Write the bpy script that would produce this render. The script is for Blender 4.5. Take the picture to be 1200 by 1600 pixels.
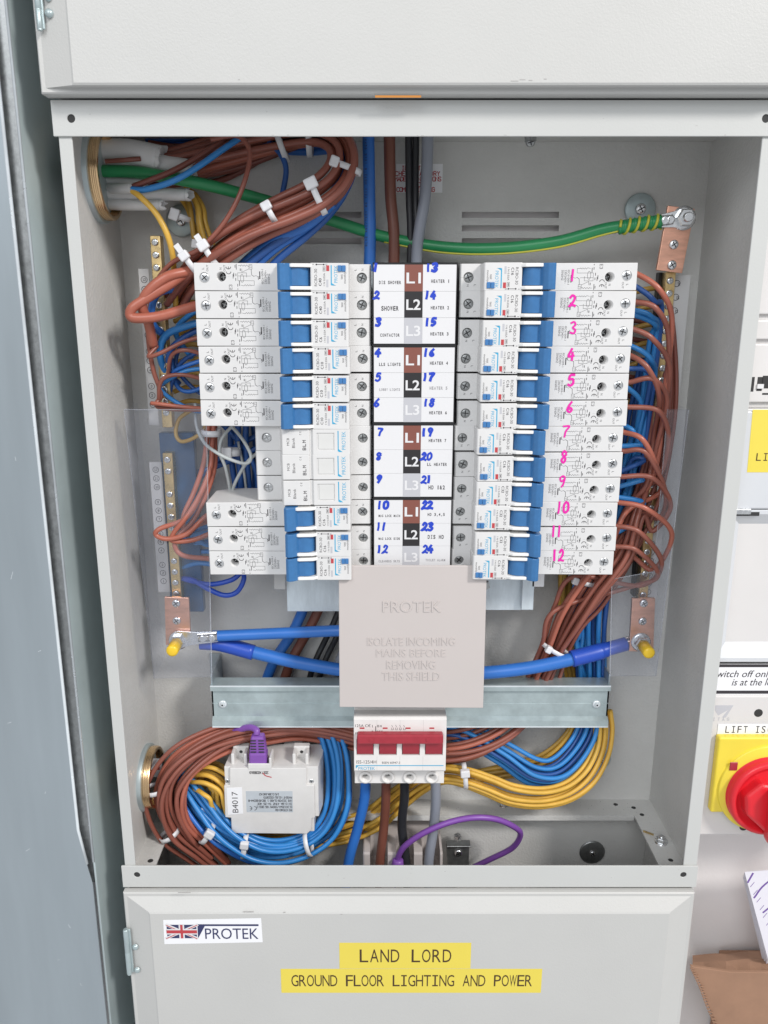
import bpy, bmesh, math, random
from mathutils import Vector, Matrix
random.seed(7)
for _o in list(bpy.data.objects): bpy.data.objects.remove(_o)
scene = bpy.context.scene
COL = scene.collection
R = math.radians
# ------------------------------------------------------------------ camera (all builders below work in millimetres)
MM = 0.001
FPX, CX, CY, TH, D0 = 1270.0, 593.0, 800.0, R(14.49), 535.0
cam = bpy.data.cameras.new('camera'); camo = bpy.data.objects.new('camera', cam); COL.objects.link(camo)
camo.location = (0, -D0 * MM, 0); camo.rotation_euler = (R(90) - TH, 0, 0)
cam.sensor_fit = 'VERTICAL'; cam.sensor_height = 36; cam.lens = FPX * 36 / 1600
cam.shift_x = 7 / 1600; cam.clip_start = 0.01; cam.clip_end = 50
scene.camera = camo
# ------------------------------------------------------------------ room light
world = bpy.data.worlds.new('World'); scene.world = world; world.use_nodes = True
wb = world.node_tree.nodes['Background']; wb.inputs[0].default_value = (0.93, 0.96, 1.0, 1); wb.inputs[1].default_value = 0.62
def area(name, loc, target, size, power, color):
    l = bpy.data.lights.new(name, 'AREA'); l.shape = 'DISK'; l.size = size; l.energy = power; l.color = color
    o = bpy.data.objects.new(name, l); COL.objects.link(o); o.location = loc
    o.rotation_euler = (Vector(target) - Vector(loc)).to_track_quat('-Z', 'Y').to_euler(); return o
area('ceiling_lamp_key', (2.05, -2.1, 1.95), (0.0, 0.0, -0.17), 0.62, 92, (1.0, 0.965, 0.93))
area('added_fill_light', (-0.9, -3.2, 1.9), (0.0, 0.0, -0.17), 2.2, 58, (0.94, 0.97, 1.0))  # added soft fill, not a real lamp of the room
scene.view_settings.view_transform = 'Standard'; scene.view_settings.look = 'None'
scene.view_settings.exposure = 0.0; scene.view_settings.gamma = 1
scene.render.engine = 'CYCLES'
# ------------------------------------------------------------------ picture ray -> point of the place at depth d (mm)
CT, ST = math.cos(TH), math.sin(TH)
def P(px, py, d):
    x = px - CX; u = CY - py
    dy = u * ST + FPX * CT; dz = u * CT - FPX * ST
    t = (D0 + d) / dy
    return Vector((x * t, d, dz * t))
def PX(px, py, d): return P(px, py, d).x
def PZ(py, d): return P(593, py, d).z
def PZp(px, py, Z):
    x = px - CX; u = CY - py
    dy = u * ST + FPX * CT; dz = u * CT - FPX * ST
    t = Z / dz
    return Vector((x * t, dy * t - D0, Z))
# ------------------------------------------------------------------ materials
def mat(name, col, rough=0.5, metal=0.0, bump=None, var=0.0, vscale=60, spec=0.5, coat=0.0, stretch=None, alpha=None, trans=0.0, sub=0.0):
    m = bpy.data.materials.new(name); m.use_nodes = True
    nt = m.node_tree; b = nt.nodes['Principled BSDF']
    b.inputs['Base Color'].default_value = (*col, 1); b.inputs['Roughness'].default_value = rough
    b.inputs['Metallic'].default_value = metal; b.inputs['Specular IOR Level'].default_value = spec
    if coat: b.inputs['Coat Weight'].default_value = coat; b.inputs['Coat Roughness'].default_value = 0.15
    if trans: b.inputs['Transmission Weight'].default_value = trans
    if sub:
        b.inputs['Subsurface Weight'].default_value = sub; b.inputs['Subsurface Radius'].default_value = (.002, .002, .002)
        b.inputs['Subsurface Scale'].default_value = 1
    tc = nt.nodes.new('ShaderNodeTexCoord'); mp = nt.nodes.new('ShaderNodeMapping')
    nt.links.new(tc.outputs['Object'], mp.inputs['Vector'])
    if stretch: mp.inputs['Scale'].default_value = stretch
    if var:
        n = nt.nodes.new('ShaderNodeTexNoise'); n.inputs['Scale'].default_value = vscale; n.inputs['Detail'].default_value = 5
        n.inputs['Roughness'].default_value = 0.65
        nt.links.new(mp.outputs[0], n.inputs['Vector'])
        r = nt.nodes.new('ShaderNodeMapRange'); r.inputs['From Min'].default_value = .3; r.inputs['From Max'].default_value = .7
        r.inputs['To Min'].default_value = 1 - var; r.inputs['To Max'].default_value = 1 + var
        nt.links.new(n.outputs['Fac'], r.inputs['Value'])
        hs = nt.nodes.new('ShaderNodeMix'); hs.data_type = 'RGBA'; hs.blend_type = 'MULTIPLY'
        hs.inputs[0].default_value = 1; hs.inputs[6].default_value = (*col, 1)
        nt.links.new(r.outputs[0], hs.inputs[7]); nt.links.new(hs.outputs[2], b.inputs['Base Color'])
        r2 = nt.nodes.new('ShaderNodeMapRange'); r2.inputs['To Min'].default_value = max(0.02, rough - var * .8); r2.inputs['To Max'].default_value = min(1, rough + var * .8)
        nt.links.new(n.outputs['Fac'], r2.inputs['Value']); nt.links.new(r2.outputs[0], b.inputs['Roughness'])
    if bump:
        sc, st, dist = bump
        n2 = nt.nodes.new('ShaderNodeTexNoise'); n2.inputs['Scale'].default_value = sc; n2.inputs['Detail'].default_value = 2
        nt.links.new(mp.outputs[0], n2.inputs['Vector'])
        bp = nt.nodes.new('ShaderNodeBump'); bp.inputs['Strength'].default_value = st; bp.inputs['Distance'].default_value = dist
        nt.links.new(n2.outputs['Fac'], bp.inputs['Height']); nt.links.new(bp.outputs[0], b.inputs['Normal'])
    return m
def clear(name, tint, gl, rough):
    m = bpy.data.materials.new(name); m.use_nodes = True; nt = m.node_tree; nt.nodes.clear()
    o = nt.nodes.new('ShaderNodeOutputMaterial'); t = nt.nodes.new('ShaderNodeBsdfTransparent'); t.inputs[0].default_value = (*tint, 1)
    g = nt.nodes.new('ShaderNodeBsdfPrincipled'); g.inputs['Base Color'].default_value = (.72, .74, .78, 1); g.inputs['Roughness'].default_value = rough
    x = nt.nodes.new('ShaderNodeMixShader')
    tc = nt.nodes.new('ShaderNodeTexCoord'); n = nt.nodes.new('ShaderNodeTexNoise'); n.inputs['Scale'].default_value = 25; n.inputs['Detail'].default_value = 4
    r = nt.nodes.new('ShaderNodeMapRange'); r.inputs['To Min'].default_value = gl * .6; r.inputs['To Max'].default_value = gl * 1.5
    nt.links.new(tc.outputs['Object'], n.inputs['Vector']); nt.links.new(n.outputs['Fac'], r.inputs['Value']); nt.links.new(r.outputs[0], x.inputs[0])
    nt.links.new(t.outputs[0], x.inputs[1]); nt.links.new(g.outputs[0], x.inputs[2]); nt.links.new(x.outputs[0], o.inputs[0]); return m
M = {}
M['paint'] = mat('grey_powder_paint', (.525, .522, .505), .42, bump=(800, .35, .0003), var=.025, vscale=9)
M['paint_smooth'] = mat('grey_smooth_paint', (.54, .545, .53), .38, bump=(900, .25, .0003), var=.02, vscale=9)
M['paint_in'] = mat('grey_paint_lit_inside', (.615, .61, .59), .42, bump=(480, .7, .0006), var=.06, vscale=14)  # cabinet paint lightened inside, stands in for light reaching in
M['wall'] = mat('white_wall_paint', (.80, .765, .755), .8, bump=(300, .3, .0004), var=.03, vscale=6)
M['galv'] = mat('galvanised_steel', (.45, .53, .54), .34, .5, bump=(60, .12, .0008), var=.16, vscale=45)
M['galv_soft'] = mat('galvanised_sheet', (.325, .37, .40), .34, .4, bump=(12, .06, .002), var=.13, vscale=11, stretch=(1, 1, .12))  # vertical streaks in the base colour stand in for reflections
M['galv_side'] = mat('galvanised_sheet_side_lightened', (.50, .58, .59), .45, .2, bump=(18, .10, .002), var=.14, vscale=7)  # same sheet lightened on its side, offsets the shade in the gap
M['galv_bright'] = mat('galvanised_highlight_scratch', (.80, .85, .88), .25, .35, var=.12, vscale=30)  # pale zinc: painted highlight on folded edges, also scratches and rivet nuts
M['galv_plate'] = mat('spangled_zinc_plate', (.66, .73, .78), .5, .4, bump=(500, .3, .0004), var=.10, vscale=160, stretch=(1, 1, .25))
M['steel'] = mat('zinc_plated_steel', (.74, .75, .76), .26, 1.0, var=.15, vscale=300)
M['dsteel'] = mat('dull_steel', (.36, .37, .37), .38, .9, var=.2, vscale=300)
M['brass'] = mat('brass', (.76, .56, .27), .30, 1.0, var=.22, vscale=130)
M['brass_ring'] = mat('turned_brass', (.80, .56, .32), .24, 1.0, var=.15, vscale=60, stretch=(12, 1, 1))
M['copper'] = mat('copper', (.86, .47, .34), .33, 1.0, var=.16, vscale=70, stretch=(1, 1, 4))
M['plastic'] = mat('white_breaker_plastic', (.68, .672, .665), .38, var=.03, vscale=60, bump=(1500, .08, .0002), sub=.0)
M['plastic2'] = mat('white_terminal_plastic', (.66, .655, .64), .42, var=.03, vscale=60)
M['guard'] = mat('white_glossy_plastic', (.84, .83, .81), .28)
M['blue_p'] = mat('blue_lever_plastic', (.042, .16, .37), .32, var=.08, vscale=200)
M['blue_b'] = mat('blue_button_plastic', (.05, .18, .42), .4)
M['beige'] = mat('beige_shield_plastic', (.545, .495, .475), .48, var=.02, vscale=12, bump=(900, .1, .0002))
M['switch'] = mat('ivory_switch_plastic', (.76, .735, .715), .38, var=.05, vscale=40)
M['red_p'] = mat('dark_red_plastic', (.36, .028, .045), .35, var=.08, vscale=200)
M['red_k'] = mat('bright_red_plastic', (.70, .018, .03), .30, var=.04, vscale=40)
M['red_f'] = mat('red_print', (.48, .05, .06), .5)
M['yel_p'] = mat('yellow_plastic', (.80, .64, .06), .35, var=.04, vscale=40)
M['cap'] = mat('yellow_cap', (.85, .56, .03), .3)
M['label_y'] = mat('yellow_label', (.76, .62, .085), .42, var=.02, vscale=30)
M['label_w'] = mat('white_label', (.84, .84, .86), .4)
M['label_s'] = mat('silver_label', (.50, .54, .58), .35, var=.05, vscale=90)
M['strip'] = mat('grey_number_strip', (.50, .50, .50), .45)
M['meter'] = mat('pale_meter_plastic', (.69, .675, .66), .42, var=.05, vscale=40)
M['black'] = mat('black_plastic', (.012, .012, .013), .4)
M['ink'] = mat('black_ink', (.035, .03, .035), .5)
M['inkb'] = mat('brown_black_ink', (.06, .03, .01), .5)
M['inkf'] = mat('faint_grey_ink', (.30, .29, .30), .5)
M['inkn'] = mat('navy_ink', (.03, .035, .11), .5)
M['white'] = mat('white_ink', (.71, .705, .715), .5)
M['cyan'] = mat('cyan_ink', (.04, .36, .58), .5)
M['l1'] = mat('brown_print', (.22, .075, .055), .42)
M['l2'] = mat('black_print', (.022, .02, .022), .4)
M['l3'] = mat('grey_print', (.50, .50, .53), .42)
M['mark_b'] = mat('blue_marker', (.012, .05, .50), .45)
M['mark_p'] = mat('magenta_marker', (.78, .015, .38), .45)
M['w_brown'] = mat('brown_insulation', (.27, .088, .062), .34, var=.12, vscale=25)
M['w_brown2'] = mat('darkened_brown_insulation', (.20, .062, .045), .36, var=.12, vscale=25)  # darkened copy of the brown, puts shade into wires at the back
M['w_orange'] = mat('brown_orange_insulation', (.41, .125, .082), .33, var=.1, vscale=25)
M['w_blue'] = mat('light_blue_insulation', (.035, .23, .58), .33, var=.10, vscale=25)
M['w_blue2'] = mat('dark_blue_insulation', (.025, .10, .34), .35, var=.1, vscale=25)  # darker blue puts shade into back wires; elsewhere a plain tone
M['w_big'] = mat('blue_cable_sheath', (.03, .155, .52), .36, var=.06, vscale=25)
M['w_royal'] = mat('royal_blue_sleeve', (.02, .075, .45), .36, var=.06, vscale=25)
M['w_yel'] = mat('yellow_insulation', (.72, .43, .07), .36, var=.14, vscale=40)
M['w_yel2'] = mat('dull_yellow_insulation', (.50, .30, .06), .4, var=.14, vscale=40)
M['w_green'] = mat('green_insulation', (.02, .24, .085), .36, var=.08, vscale=25)
M['tape_y'] = mat('yellow_tape', (.50, .47, .05), .4)
M['w_grey'] = mat('grey_insulation', (.27, .29, .34), .36, var=.06, vscale=25)
M['w_black'] = mat('black_insulation', (.025, .026, .03), .34, var=.1, vscale=25)
M['w_bigbrown'] = mat('big_brown_insulation', (.17, .06, .04), .36, var=.1, vscale=25)
M['w_white'] = mat('white_sheath', (.70, .70, .70), .42, var=.05, vscale=25)
M['w_thin'] = mat('thin_grey_insulation', (.48, .51, .51), .38)
M['purple'] = mat('purple_sheath', (.22, .08, .38), .36, var=.05, vscale=25)
M['tie'] = mat('nylon_tie', (.74, .74, .76), .3, spec=.6)
M['card'] = mat('cardboard', (.34, .195, .125), .9, var=.12, vscale=18, bump=(45, .5, .0012))
M['paper'] = mat('white_paper', (.76, .74, .80), .7)
M['violet'] = mat('violet_ink', (.17, .09, .34), .5)
M['dark'] = mat('compartment_shade', (.10, .10, .095), .6, var=.15, vscale=20)  # dark colour carries the shade of the lower compartment
M['hole'] = mat('hole_black', (.03, .03, .03), .7)
M['clearp'] = clear('clear_plastic', (.95, .955, .975), .05, .16)
M['clearedge'] = clear('clear_plastic_edge', (.95, .96, .98), .17, .2)
M['boxw'] = mat('white_box_plastic', (.66, .64, .63), .4, var=.02, vscale=20)
M['boxg'] = mat('pale_grey_lid', (.60, .615, .64), .22, var=.02, vscale=20)
M['orange'] = mat('orange_smear', (.62, .24, .03), .5)
M['bush'] = mat('grey_lock_ring', (.48, .55, .56), .38, .5, var=.1, vscale=60)
M['nblue'] = mat('blue_bar_base', (.02, .085, .20), .35, var=.15, vscale=40)
M['scuff'] = mat('grey_scuff', (.40, .385, .375), .6)
# ------------------------------------------------------------------ mesh helpers
class MB:
    def __init__(s): s.bm = bmesh.new(); s.mi = 0; s.sm = False
    def m(s, i): s.mi = i; return s
    def _f(s, fs, smooth=None):
        for f in fs:
            f.material_index = s.mi; f.smooth = s.sm if smooth is None else smooth
    def box(s, x0, x1, y0, y1, z0, z1, bev=0.0, seg=1):
        v = [s.bm.verts.new((x, y, z)) for x in (x0, x1) for y in (y0, y1) for z in (z0, z1)]
        idx = [(0, 1, 3, 2), (4, 6, 7, 5), (0, 4, 5, 1), (2, 3, 7, 6), (0, 2, 6, 4), (1, 5, 7, 3)]
        fs = [s.bm.faces.new([v[i] for i in q]) for q in idx]; s._f(fs)
        if bev:
            es = list({e for f in fs for e in f.edges})
            r = bmesh.ops.bevel(s.bm, geom=es, offset=bev, segments=seg, profile=.5, affect='EDGES', clamp_overlap=True)
            s._f(r['faces'])
        return s
    def prism(s, pts, lo, hi, axis='z', bev=0.0, seg=1):
        def mk(a, b, c):
            return {'z': (a, b, c), 'y': (a, c, b), 'x': (c, a, b)}[axis]
        lo_v = [s.bm.verts.new(mk(a, b, lo)) for a, b in pts]; hi_v = [s.bm.verts.new(mk(a, b, hi)) for a, b in pts]
        n = len(pts); fs = [s.bm.faces.new(lo_v), s.bm.faces.new(hi_v[::-1])]
        for i in range(n): fs.append(s.bm.faces.new([lo_v[i], hi_v[i], hi_v[(i + 1) % n], lo_v[(i + 1) % n]]))
        bmesh.ops.recalc_face_normals(s.bm, faces=fs); s._f(fs)
        if bev:
            es = list({e for f in fs for e in f.edges})
            r = bmesh.ops.bevel(s.bm, geom=es, offset=bev, segments=seg, profile=.5, affect='EDGES', clamp_overlap=True); s._f(r['faces'])
        return s
    def quad(s, *p):
        f = s.bm.faces.new([s.bm.verts.new(q) for q in p]); s._f([f]); return s
    def lathe(s, c, axis, prof, n=20, smooth=True, cap=True):
        c = Vector(c); a = Vector(axis).normalized()
        t = Vector((0, 0, 1)) if abs(a.z) < .9 else Vector((1, 0, 0))
        u = a.cross(t).normalized(); w = a.cross(u)
        rings = []
        for r, h in prof:
            rings.append([s.bm.verts.new(c + a * h + (u * math.cos(6.28318 * k / n) + w * math.sin(6.28318 * k / n)) * r) for k in range(n)])
        for i in range(len(rings) - 1):
            fl = abs(prof[i][0] - prof[i + 1][0]) > 1e-6 and abs(prof[i][1] - prof[i + 1][1]) < 1e-6
            for k in range(n):
                f = s.bm.faces.new([rings[i][k], rings[i][(k + 1) % n], rings[i + 1][(k + 1) % n], rings[i + 1][k]])
                f.material_index = s.mi; f.smooth = smooth and not fl
        if cap:
            for rg, rr in ((rings[0], prof[0][0]), (rings[-1], prof[-1][0])):
                if rr > 1e-6: f = s.bm.faces.new(rg); f.material_index = s.mi
        return s
    def cyl(s, c, axis, r, h, n=20, bev=0): 
        return s.lathe(c, axis, [(r, 0), (r, h)] if not bev else [(r, 0), (r, h - bev), (r - bev, h)], n)
    def tube(s, pts, r, n=10, caps=True):
        pts = [Vector(p) for p in pts]; rr = r if isinstance(r, list) else [r] * len(pts)
        T = [(pts[min(i + 1, len(pts) - 1)] - pts[max(i - 1, 0)]).normalized() for i in range(len(pts))]
        u = T[0].cross(Vector((0, 1, .13))).normalized()
        rings = []
        for i, p in enumerate(pts):
            v_ = u - T[i] * u.dot(T[i])
            if v_.length < .3: v_ = w.cross(T[i])
            u = v_.normalized(); w = T[i].cross(u)
            rings.append([s.bm.verts.new(p + (u * math.cos(6.28318 * k / n) + w * math.sin(6.28318 * k / n)) * rr[i]) for k in range(n)])
        for i in range(len(rings) - 1):
            for k in range(n):
                f = s.bm.faces.new([rings[i][k], rings[i][(k + 1) % n], rings[i + 1][(k + 1) % n], rings[i + 1][k]])
                f.material_index = s.mi; f.smooth = True
        if caps:
            for rg in (rings[0], rings[-1]): f = s.bm.faces.new(rg); f.material_index = s.mi
        return s
    def ribbon(s, pts, w, O, U, V, N, lift=0.0, ramp=0.0):
        """flat stroke; pts 2-D in frame (O,U,V), lifted along N"""
        n = len(pts); q = [Vector((a, b)) for a, b in pts]; L = []; Rr = []
        for i in range(n):
            d1 = (q[i] - q[i - 1]).normalized() if i else (q[1] - q[0]).normalized()
            d2 = (q[i + 1] - q[i]).normalized() if i < n - 1 else d1
            m = (d1 + d2); m = m.normalized() if m.length > .2 else d1
            k = w / 2 / max(.5, m.dot(d1)); nn = Vector((-m.y, m.x)) * k
            e = (-m * w / 2 * .6) if i == 0 else ((m * w / 2 * .6) if i == n - 1 else Vector((0, 0)))
            for lst, sg in ((L, 1), (Rr, -1)):
                a = q[i] + nn * sg + e; lst.append(s.bm.verts.new(O + U * a.x + V * a.y + N * (lift + ramp * i)))
        for i in range(n - 1):
            f = s.bm.faces.new([L[i], L[i + 1], Rr[i + 1], Rr[i]]); f.material_index = s.mi
        return s
    def disc(s, c, r, N=Vector((0, -1, 0)), n=16):
        s.lathe(c, N, [(r, 0)], n, cap=False); s.bm.verts.ensure_lookup_table(); f = s.bm.faces.new(list(s.bm.verts)[-n:]); f.material_index = s.mi; return s
    def build(s, name, mats, parent=None, origin=None, label=None, cat=None, group=None, kind=None, loc=None):
        me = bpy.data.meshes.new(name)
        if origin is None:
            origin = WORG.get(parent.name, Vector((0, 0, 0))) if parent is not None else Vector((0, 0, 0))
        if loc is not None and parent is None: origin = Vector(loc)
        bmesh.ops.translate(s.bm, verts=s.bm.verts, vec=-Vector(origin))
        bmesh.ops.scale(s.bm, verts=s.bm.verts, vec=(MM, MM, MM))
        s.bm.to_mesh(me); s.bm.free()
        for k in (mats if isinstance(mats, (list, tuple)) else [mats]): me.materials.append(M[k])
        o = bpy.data.objects.new(name, me); COL.objects.link(o)
        if parent is not None: o.parent = parent; WORG[o.name] = Vector(origin)
        else: o.location = Vector(origin) * MM; WORG[o.name] = Vector(origin)
        tag(o, label, cat, group, kind); return o
WORG = {}
def tag(o, label=None, cat=None, group=None, kind=None):
    for k, v in (('label', label), ('category', cat), ('group', group), ('kind', kind)):
        if v: o[k] = v
    return o
def thing(name, label, cat, loc, group=None, rz=0):
    o = bpy.data.objects.new(name, None); COL.objects.link(o); o.location = Vector(loc) * MM
    o.empty_display_size = .02
    WORG[o.name] = Vector(loc); return tag(o, label, cat, group)
def kids(o): return list(o.children)
def copy_tree(o, parent=None):
    c = o.copy(); COL.objects.link(c)
    if parent is not None: c.parent = parent
    for ch in kids(o): copy_tree(ch, c)
    return c
def cut(o, cutter):
    me = bpy.data.meshes.new('c'); bmesh.ops.recalc_face_normals(cutter.bm, faces=cutter.bm.faces)
    bmesh.ops.scale(cutter.bm, verts=cutter.bm.verts, vec=(MM, MM, MM)); cutter.bm.to_mesh(me)
    c = bpy.data.objects.new('c', me); COL.objects.link(c)
    b = bmesh.new(); b.from_mesh(o.data); bmesh.ops.recalc_face_normals(b, faces=b.faces); b.to_mesh(o.data); b.free()
    md = o.modifiers.new('b', 'BOOLEAN'); md.object = c; md.operation = 'DIFFERENCE'; md.solver = 'EXACT'
    dg = bpy.context.evaluated_depsgraph_get(); dg.update()
    new = bpy.data.meshes.new_from_object(o.evaluated_get(dg)); o.modifiers.clear(); o.data = new
    bpy.data.objects.remove(c)
def cr(pts, sub=8):
    pts = [Vector(p) for p in pts]; out = []
    n = len(pts)
    for i in range(n - 1):
        p0 = pts[i - 1] if i else pts[0] * 2 - pts[1]; p1 = pts[i]; p2 = pts[i + 1]; p3 = pts[i + 2] if i + 2 < n else pts[-1] * 2 - pts[-2]
        for k in range(sub):
            t = k / sub
            # centripetal-like uniform catmull-rom
            out.append(.5 * ((2 * p1) + (-p0 + p2) * t + (2 * p0 - 5 * p1 + 4 * p2 - p3) * t * t + (-p0 + 3 * p1 - 3 * p2 + p3) * t ** 3))
    out.append(pts[-1]); return out
def wire(name, pts, r, material, label, cat='wire', group=None, sub=8, n=10, world=False):
    q = cr([p if world else P(*p) for p in pts], sub)
    return MB().tube(q, r, n).build(name, material, label=label, cat=cat, group=group, loc=q[0])
# ---- stroke lettering (cell 4 wide, 6 high)
G = {'A': '00 13 26 43-;', }
GL = {
'A': '00,26,40;12,32', 'B': '00,06,36,45,44,33,03;33,42,41,30,00', 'C': '45,36,16,05,01,10,30,41', 'D': '00,06,26,44,42,20,00', 'E': '46,06,00,40;03,33',
'F': '46,06,00;03,33', 'G': '45,36,16,05,01,10,30,41,43,23', 'H': '00,06;40,46;03,43', 'I': '16,36;26,20;10,30', 'J': '46,41,30,10,01', 'K': '00,06;46,02;13,40',
'L': '06,00,40', 'M': '00,06,23,46,40', 'N': '00,06,40,46', 'O': '10,01,05,16,36,45,41,30,10', 'P': '00,06,36,45,44,33,03', 'Q': '10,01,05,16,36,45,41,30,10;22,40',
'R': '00,06,36,45,44,33,03;23,40', 'S': '45,36,16,05,04,13,33,42,41,30,10,01', 'T': '06,46;26,20', 'U': '06,01,10,30,41,46', 'V': '06,20,46', 'W': '06,10,24,30,46',
'X': '00,46;06,40', 'Y': '06,23,46;23,20', 'Z': '06,46,00,40', '0': '10,01,05,16,36,45,41,30,10', '1': '15,26,20;10,30', '2': '05,16,36,45,44,00,40', '3': '05,16,36,45,44,33,42,41,30,10,01;23,33',
'4': '30,36,02,42', '5': '46,06,03,33,42,41,30,10,01', '6': '45,36,16,05,01,10,30,41,42,33,03', '7': '06,46,20', '8': '13,04,05,16,36,45,44,33,13,02,01,10,30,41,42,33', '9': '01,10,30,41,45,36,16,05,04,13,43',
'-': '13,33', '/': '00,46', '.': '20,21', ',': '21,10', '&': '40,05,16,26,35,02,01,10,20,42', '~': '03,14,32,43', ' ': '', ':': '21,22;24,25', '(': '36,24,22,30', ')': '16,24,22,10'}
def stroke_text(mb, s, O, U, V, h, adv=None, w=.13, align='l', wide=.62, lift=.0):
    """mono-spaced stroke lettering, cap height h; O left baseline"""
    N = U.cross(V); k = h / 6; kx = h * wide / 4; adv = adv or h * .86
    L = (len(s) - 1) * adv + h * wide
    x0 = {'l': 0, 'c': -L / 2, 'r': -L}[align]; c = 0
    for i, ch in enumerate(s.upper()):
        for st in GL.get(ch, '').split(';'):
            if not st: continue
            pts = [(x0 + i * adv + int(q[0]) * kx, int(q[1]) * k) for q in st.split(',')]
            c += 1; mb.ribbon(pts, h * w, O, U, V, N, lift + .004 * (c % 5))
    return mb
_fc = {}
def font_mesh(s, ext=0.0, bold=0.0):
    if (s, ext, bold) in _fc: return _fc[(s, ext, bold)]
    cu = bpy.data.curves.new('t', 'FONT'); cu.body = s; cu.size = 1; cu.resolution_u = 3; cu.extrude = ext; cu.offset = bold
    o = bpy.data.objects.new('t', cu); COL.objects.link(o)
    dg = bpy.context.evaluated_depsgraph_get(); dg.update(); ev = o.evaluated_get(dg); me = ev.to_mesh()
    data = ([v.co.copy() for v in me.vertices], [tuple(p.vertices) for p in me.polygons]); ev.to_mesh_clear()
    bpy.data.objects.remove(o); _fc[(s, ext, bold)] = data; return data
def font_text(mb, s, O, U, V, h, width=None, align='c', lift=0.0, ext=0.0, slant=0.0, bold=0.0):
    vs, fs = font_mesh(s, ext, bold); N = U.cross(V)
    x0 = min(v.x for v in vs); x1 = max(v.x for v in vs); y0 = 0; y1 = max(v.y for v in vs)
    ky = h / y1; kx = (width / (x1 - x0)) if width else ky
    off = {'l': 0, 'c': -(x1 - x0) / 2, 'r': -(x1 - x0)}[align]
    bv = [mb.bm.verts.new(O + U * ((v.x - x0 + off) * kx + slant * v.y * ky) + V * (v.y * ky) + N * (lift + v.z * ky)) for v in vs]
    for f in fs:
        try: q = mb.bm.faces.new([bv[i] for i in f]); q.material_index = mb.mi
        except ValueError: pass
    return mb
EX, EY, EZ = Vector((1, 0, 0)), Vector((0, 1, 0)), Vector((0, 0, 1))
def mono_text(mb, s, O, U, V, h, adv, align='l', wide=.56, lift=.0, bold=0.0):
    """label-maker lettering: each glyph centred in an equal cell"""
    N = U.cross(V); n = len(s); cw = h * wide; L = (n - 1) * adv + cw; x0 = {'l': 0, 'c': -L / 2}[align]
    ref = max(v.y for v in font_mesh('H', 0.0, bold)[0])
    for i, ch in enumerate(s):
        if ch == ' ': continue
        cx = x0 + i * adv + cw / 2
        if ch == 'I':
            t = h * .115
            for (a, b, c, d) in ((-t / 2, t / 2, 0, h), (-cw * .4, cw * .4, 0, t), (-cw * .4, cw * .4, h - t, h)):
                q = [O + U * (cx + p) + V * r + N * (lift + (.006 if c == 0 and d == h else 0)) for p, r in ((a, c), (b, c), (b, d), (a, d))]
                mb.quad(*q)
            continue
        vs, fs = font_mesh(ch, 0.0, bold); a = min(v.x for v in vs); b = max(v.x for v in vs); ky = h / ref
        kx = min(cw / (b - a), ky * 1.15) if ch not in '1.,' else ky
        bv = [mb.bm.verts.new(O + U * (cx + (v.x - (a + b) / 2) * kx) + V * v.y * ky + N * lift) for v in vs]
        for f in fs: q = mb.bm.faces.new([bv[j] for j in f]); q.material_index = mb.mi
    return mb
def screw(mb, c, r, N=(0, -1, 0), slot=0, dep=.5, mats=(0, 1)):
    """pan head with pozi recess"""
    N = Vector(N).normalized(); c = Vector(c)
    mb.m(mats[0]).lathe(c, N, [(r, -1.5), (r, 0), (r * .86, dep * .8), (r * .5, dep)], 18)
    t = EZ if abs(N.z) < .9 else EX
    u = N.cross(t).normalized(); w = N.cross(u)
    mb.m(mats[1])
    for a in (slot, slot + 1.5708):
        U = u * math.cos(a) + w * math.sin(a)
        mb.ribbon([(-r * .62, 0), (r * .62, 0)], r * .2, c, U, N.cross(U), N, dep + .03 + .02 * (a > slot))
    mb.m(0); return mb
# ================================================================== pixel-measured flat print helpers
def ptext(mb, s, x0, yb, x1, yc, d, font=False, w=.14, wide=.62, lift=.05, tilt=0.0, slant=0.0, col=None, mono=False):
    """print string between picture columns x0..x1, base line yb, cap line yc, on the plane at depth d"""
    O = P(x0, yb, d); W = P(x1, yb, d).x - O.x; h = P(x0, yc, d).z - O.z
    U = Vector((math.cos(tilt), 0, math.sin(tilt))); V = Vector((-math.sin(tilt), 0, math.cos(tilt)))
    if font: font_text(mb, s, O, U, V, h, W, 'l', lift, slant=slant)
    elif mono: mono_text(mb, s, O, U, V, h, (W - h * wide) / max(1, len(s) - 1), 'l', wide, lift)
    else:
        n = len(s); adv = (W - h * wide) / max(1, n - 1)
        stroke_text(mb, s, O, U, V, h, adv, w, 'l', wide, lift)
    return mb
def ppoly(mb, pts, d, lift=0.0, th=.12):
    q = [P(x, y, d) for x, y in pts]
    mb.prism([(p.x, p.z) for p in q], d - lift - th, d - lift, 'y'); return mb
def prect(mb, x0, y0, x1, y1, d, lift=0.0, th=.12):
    a = P(x0, y0, d); b = P(x1, y1, d)
    mb.box(a.x, b.x, d - lift - th, d - lift, b.z, a.z); return mb
def pstroke(mb, pts, w, d, lift=.05, n=0):
    q = cr([P(x, y, d) for x, y in pts], 5)
    mb.ribbon([(p.x, p.z) for p in q], w, Vector((0, d, 0)), EX, EZ, Vector((0, -1, 0)), lift + .011 * n, .0023); return mb
# ================================================================== room wall
MB().box(-900, 1100, 113, 160, -1200, 900).build('wall', 'wall', kind='structure', loc=(0, 113, -1200))
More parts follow.
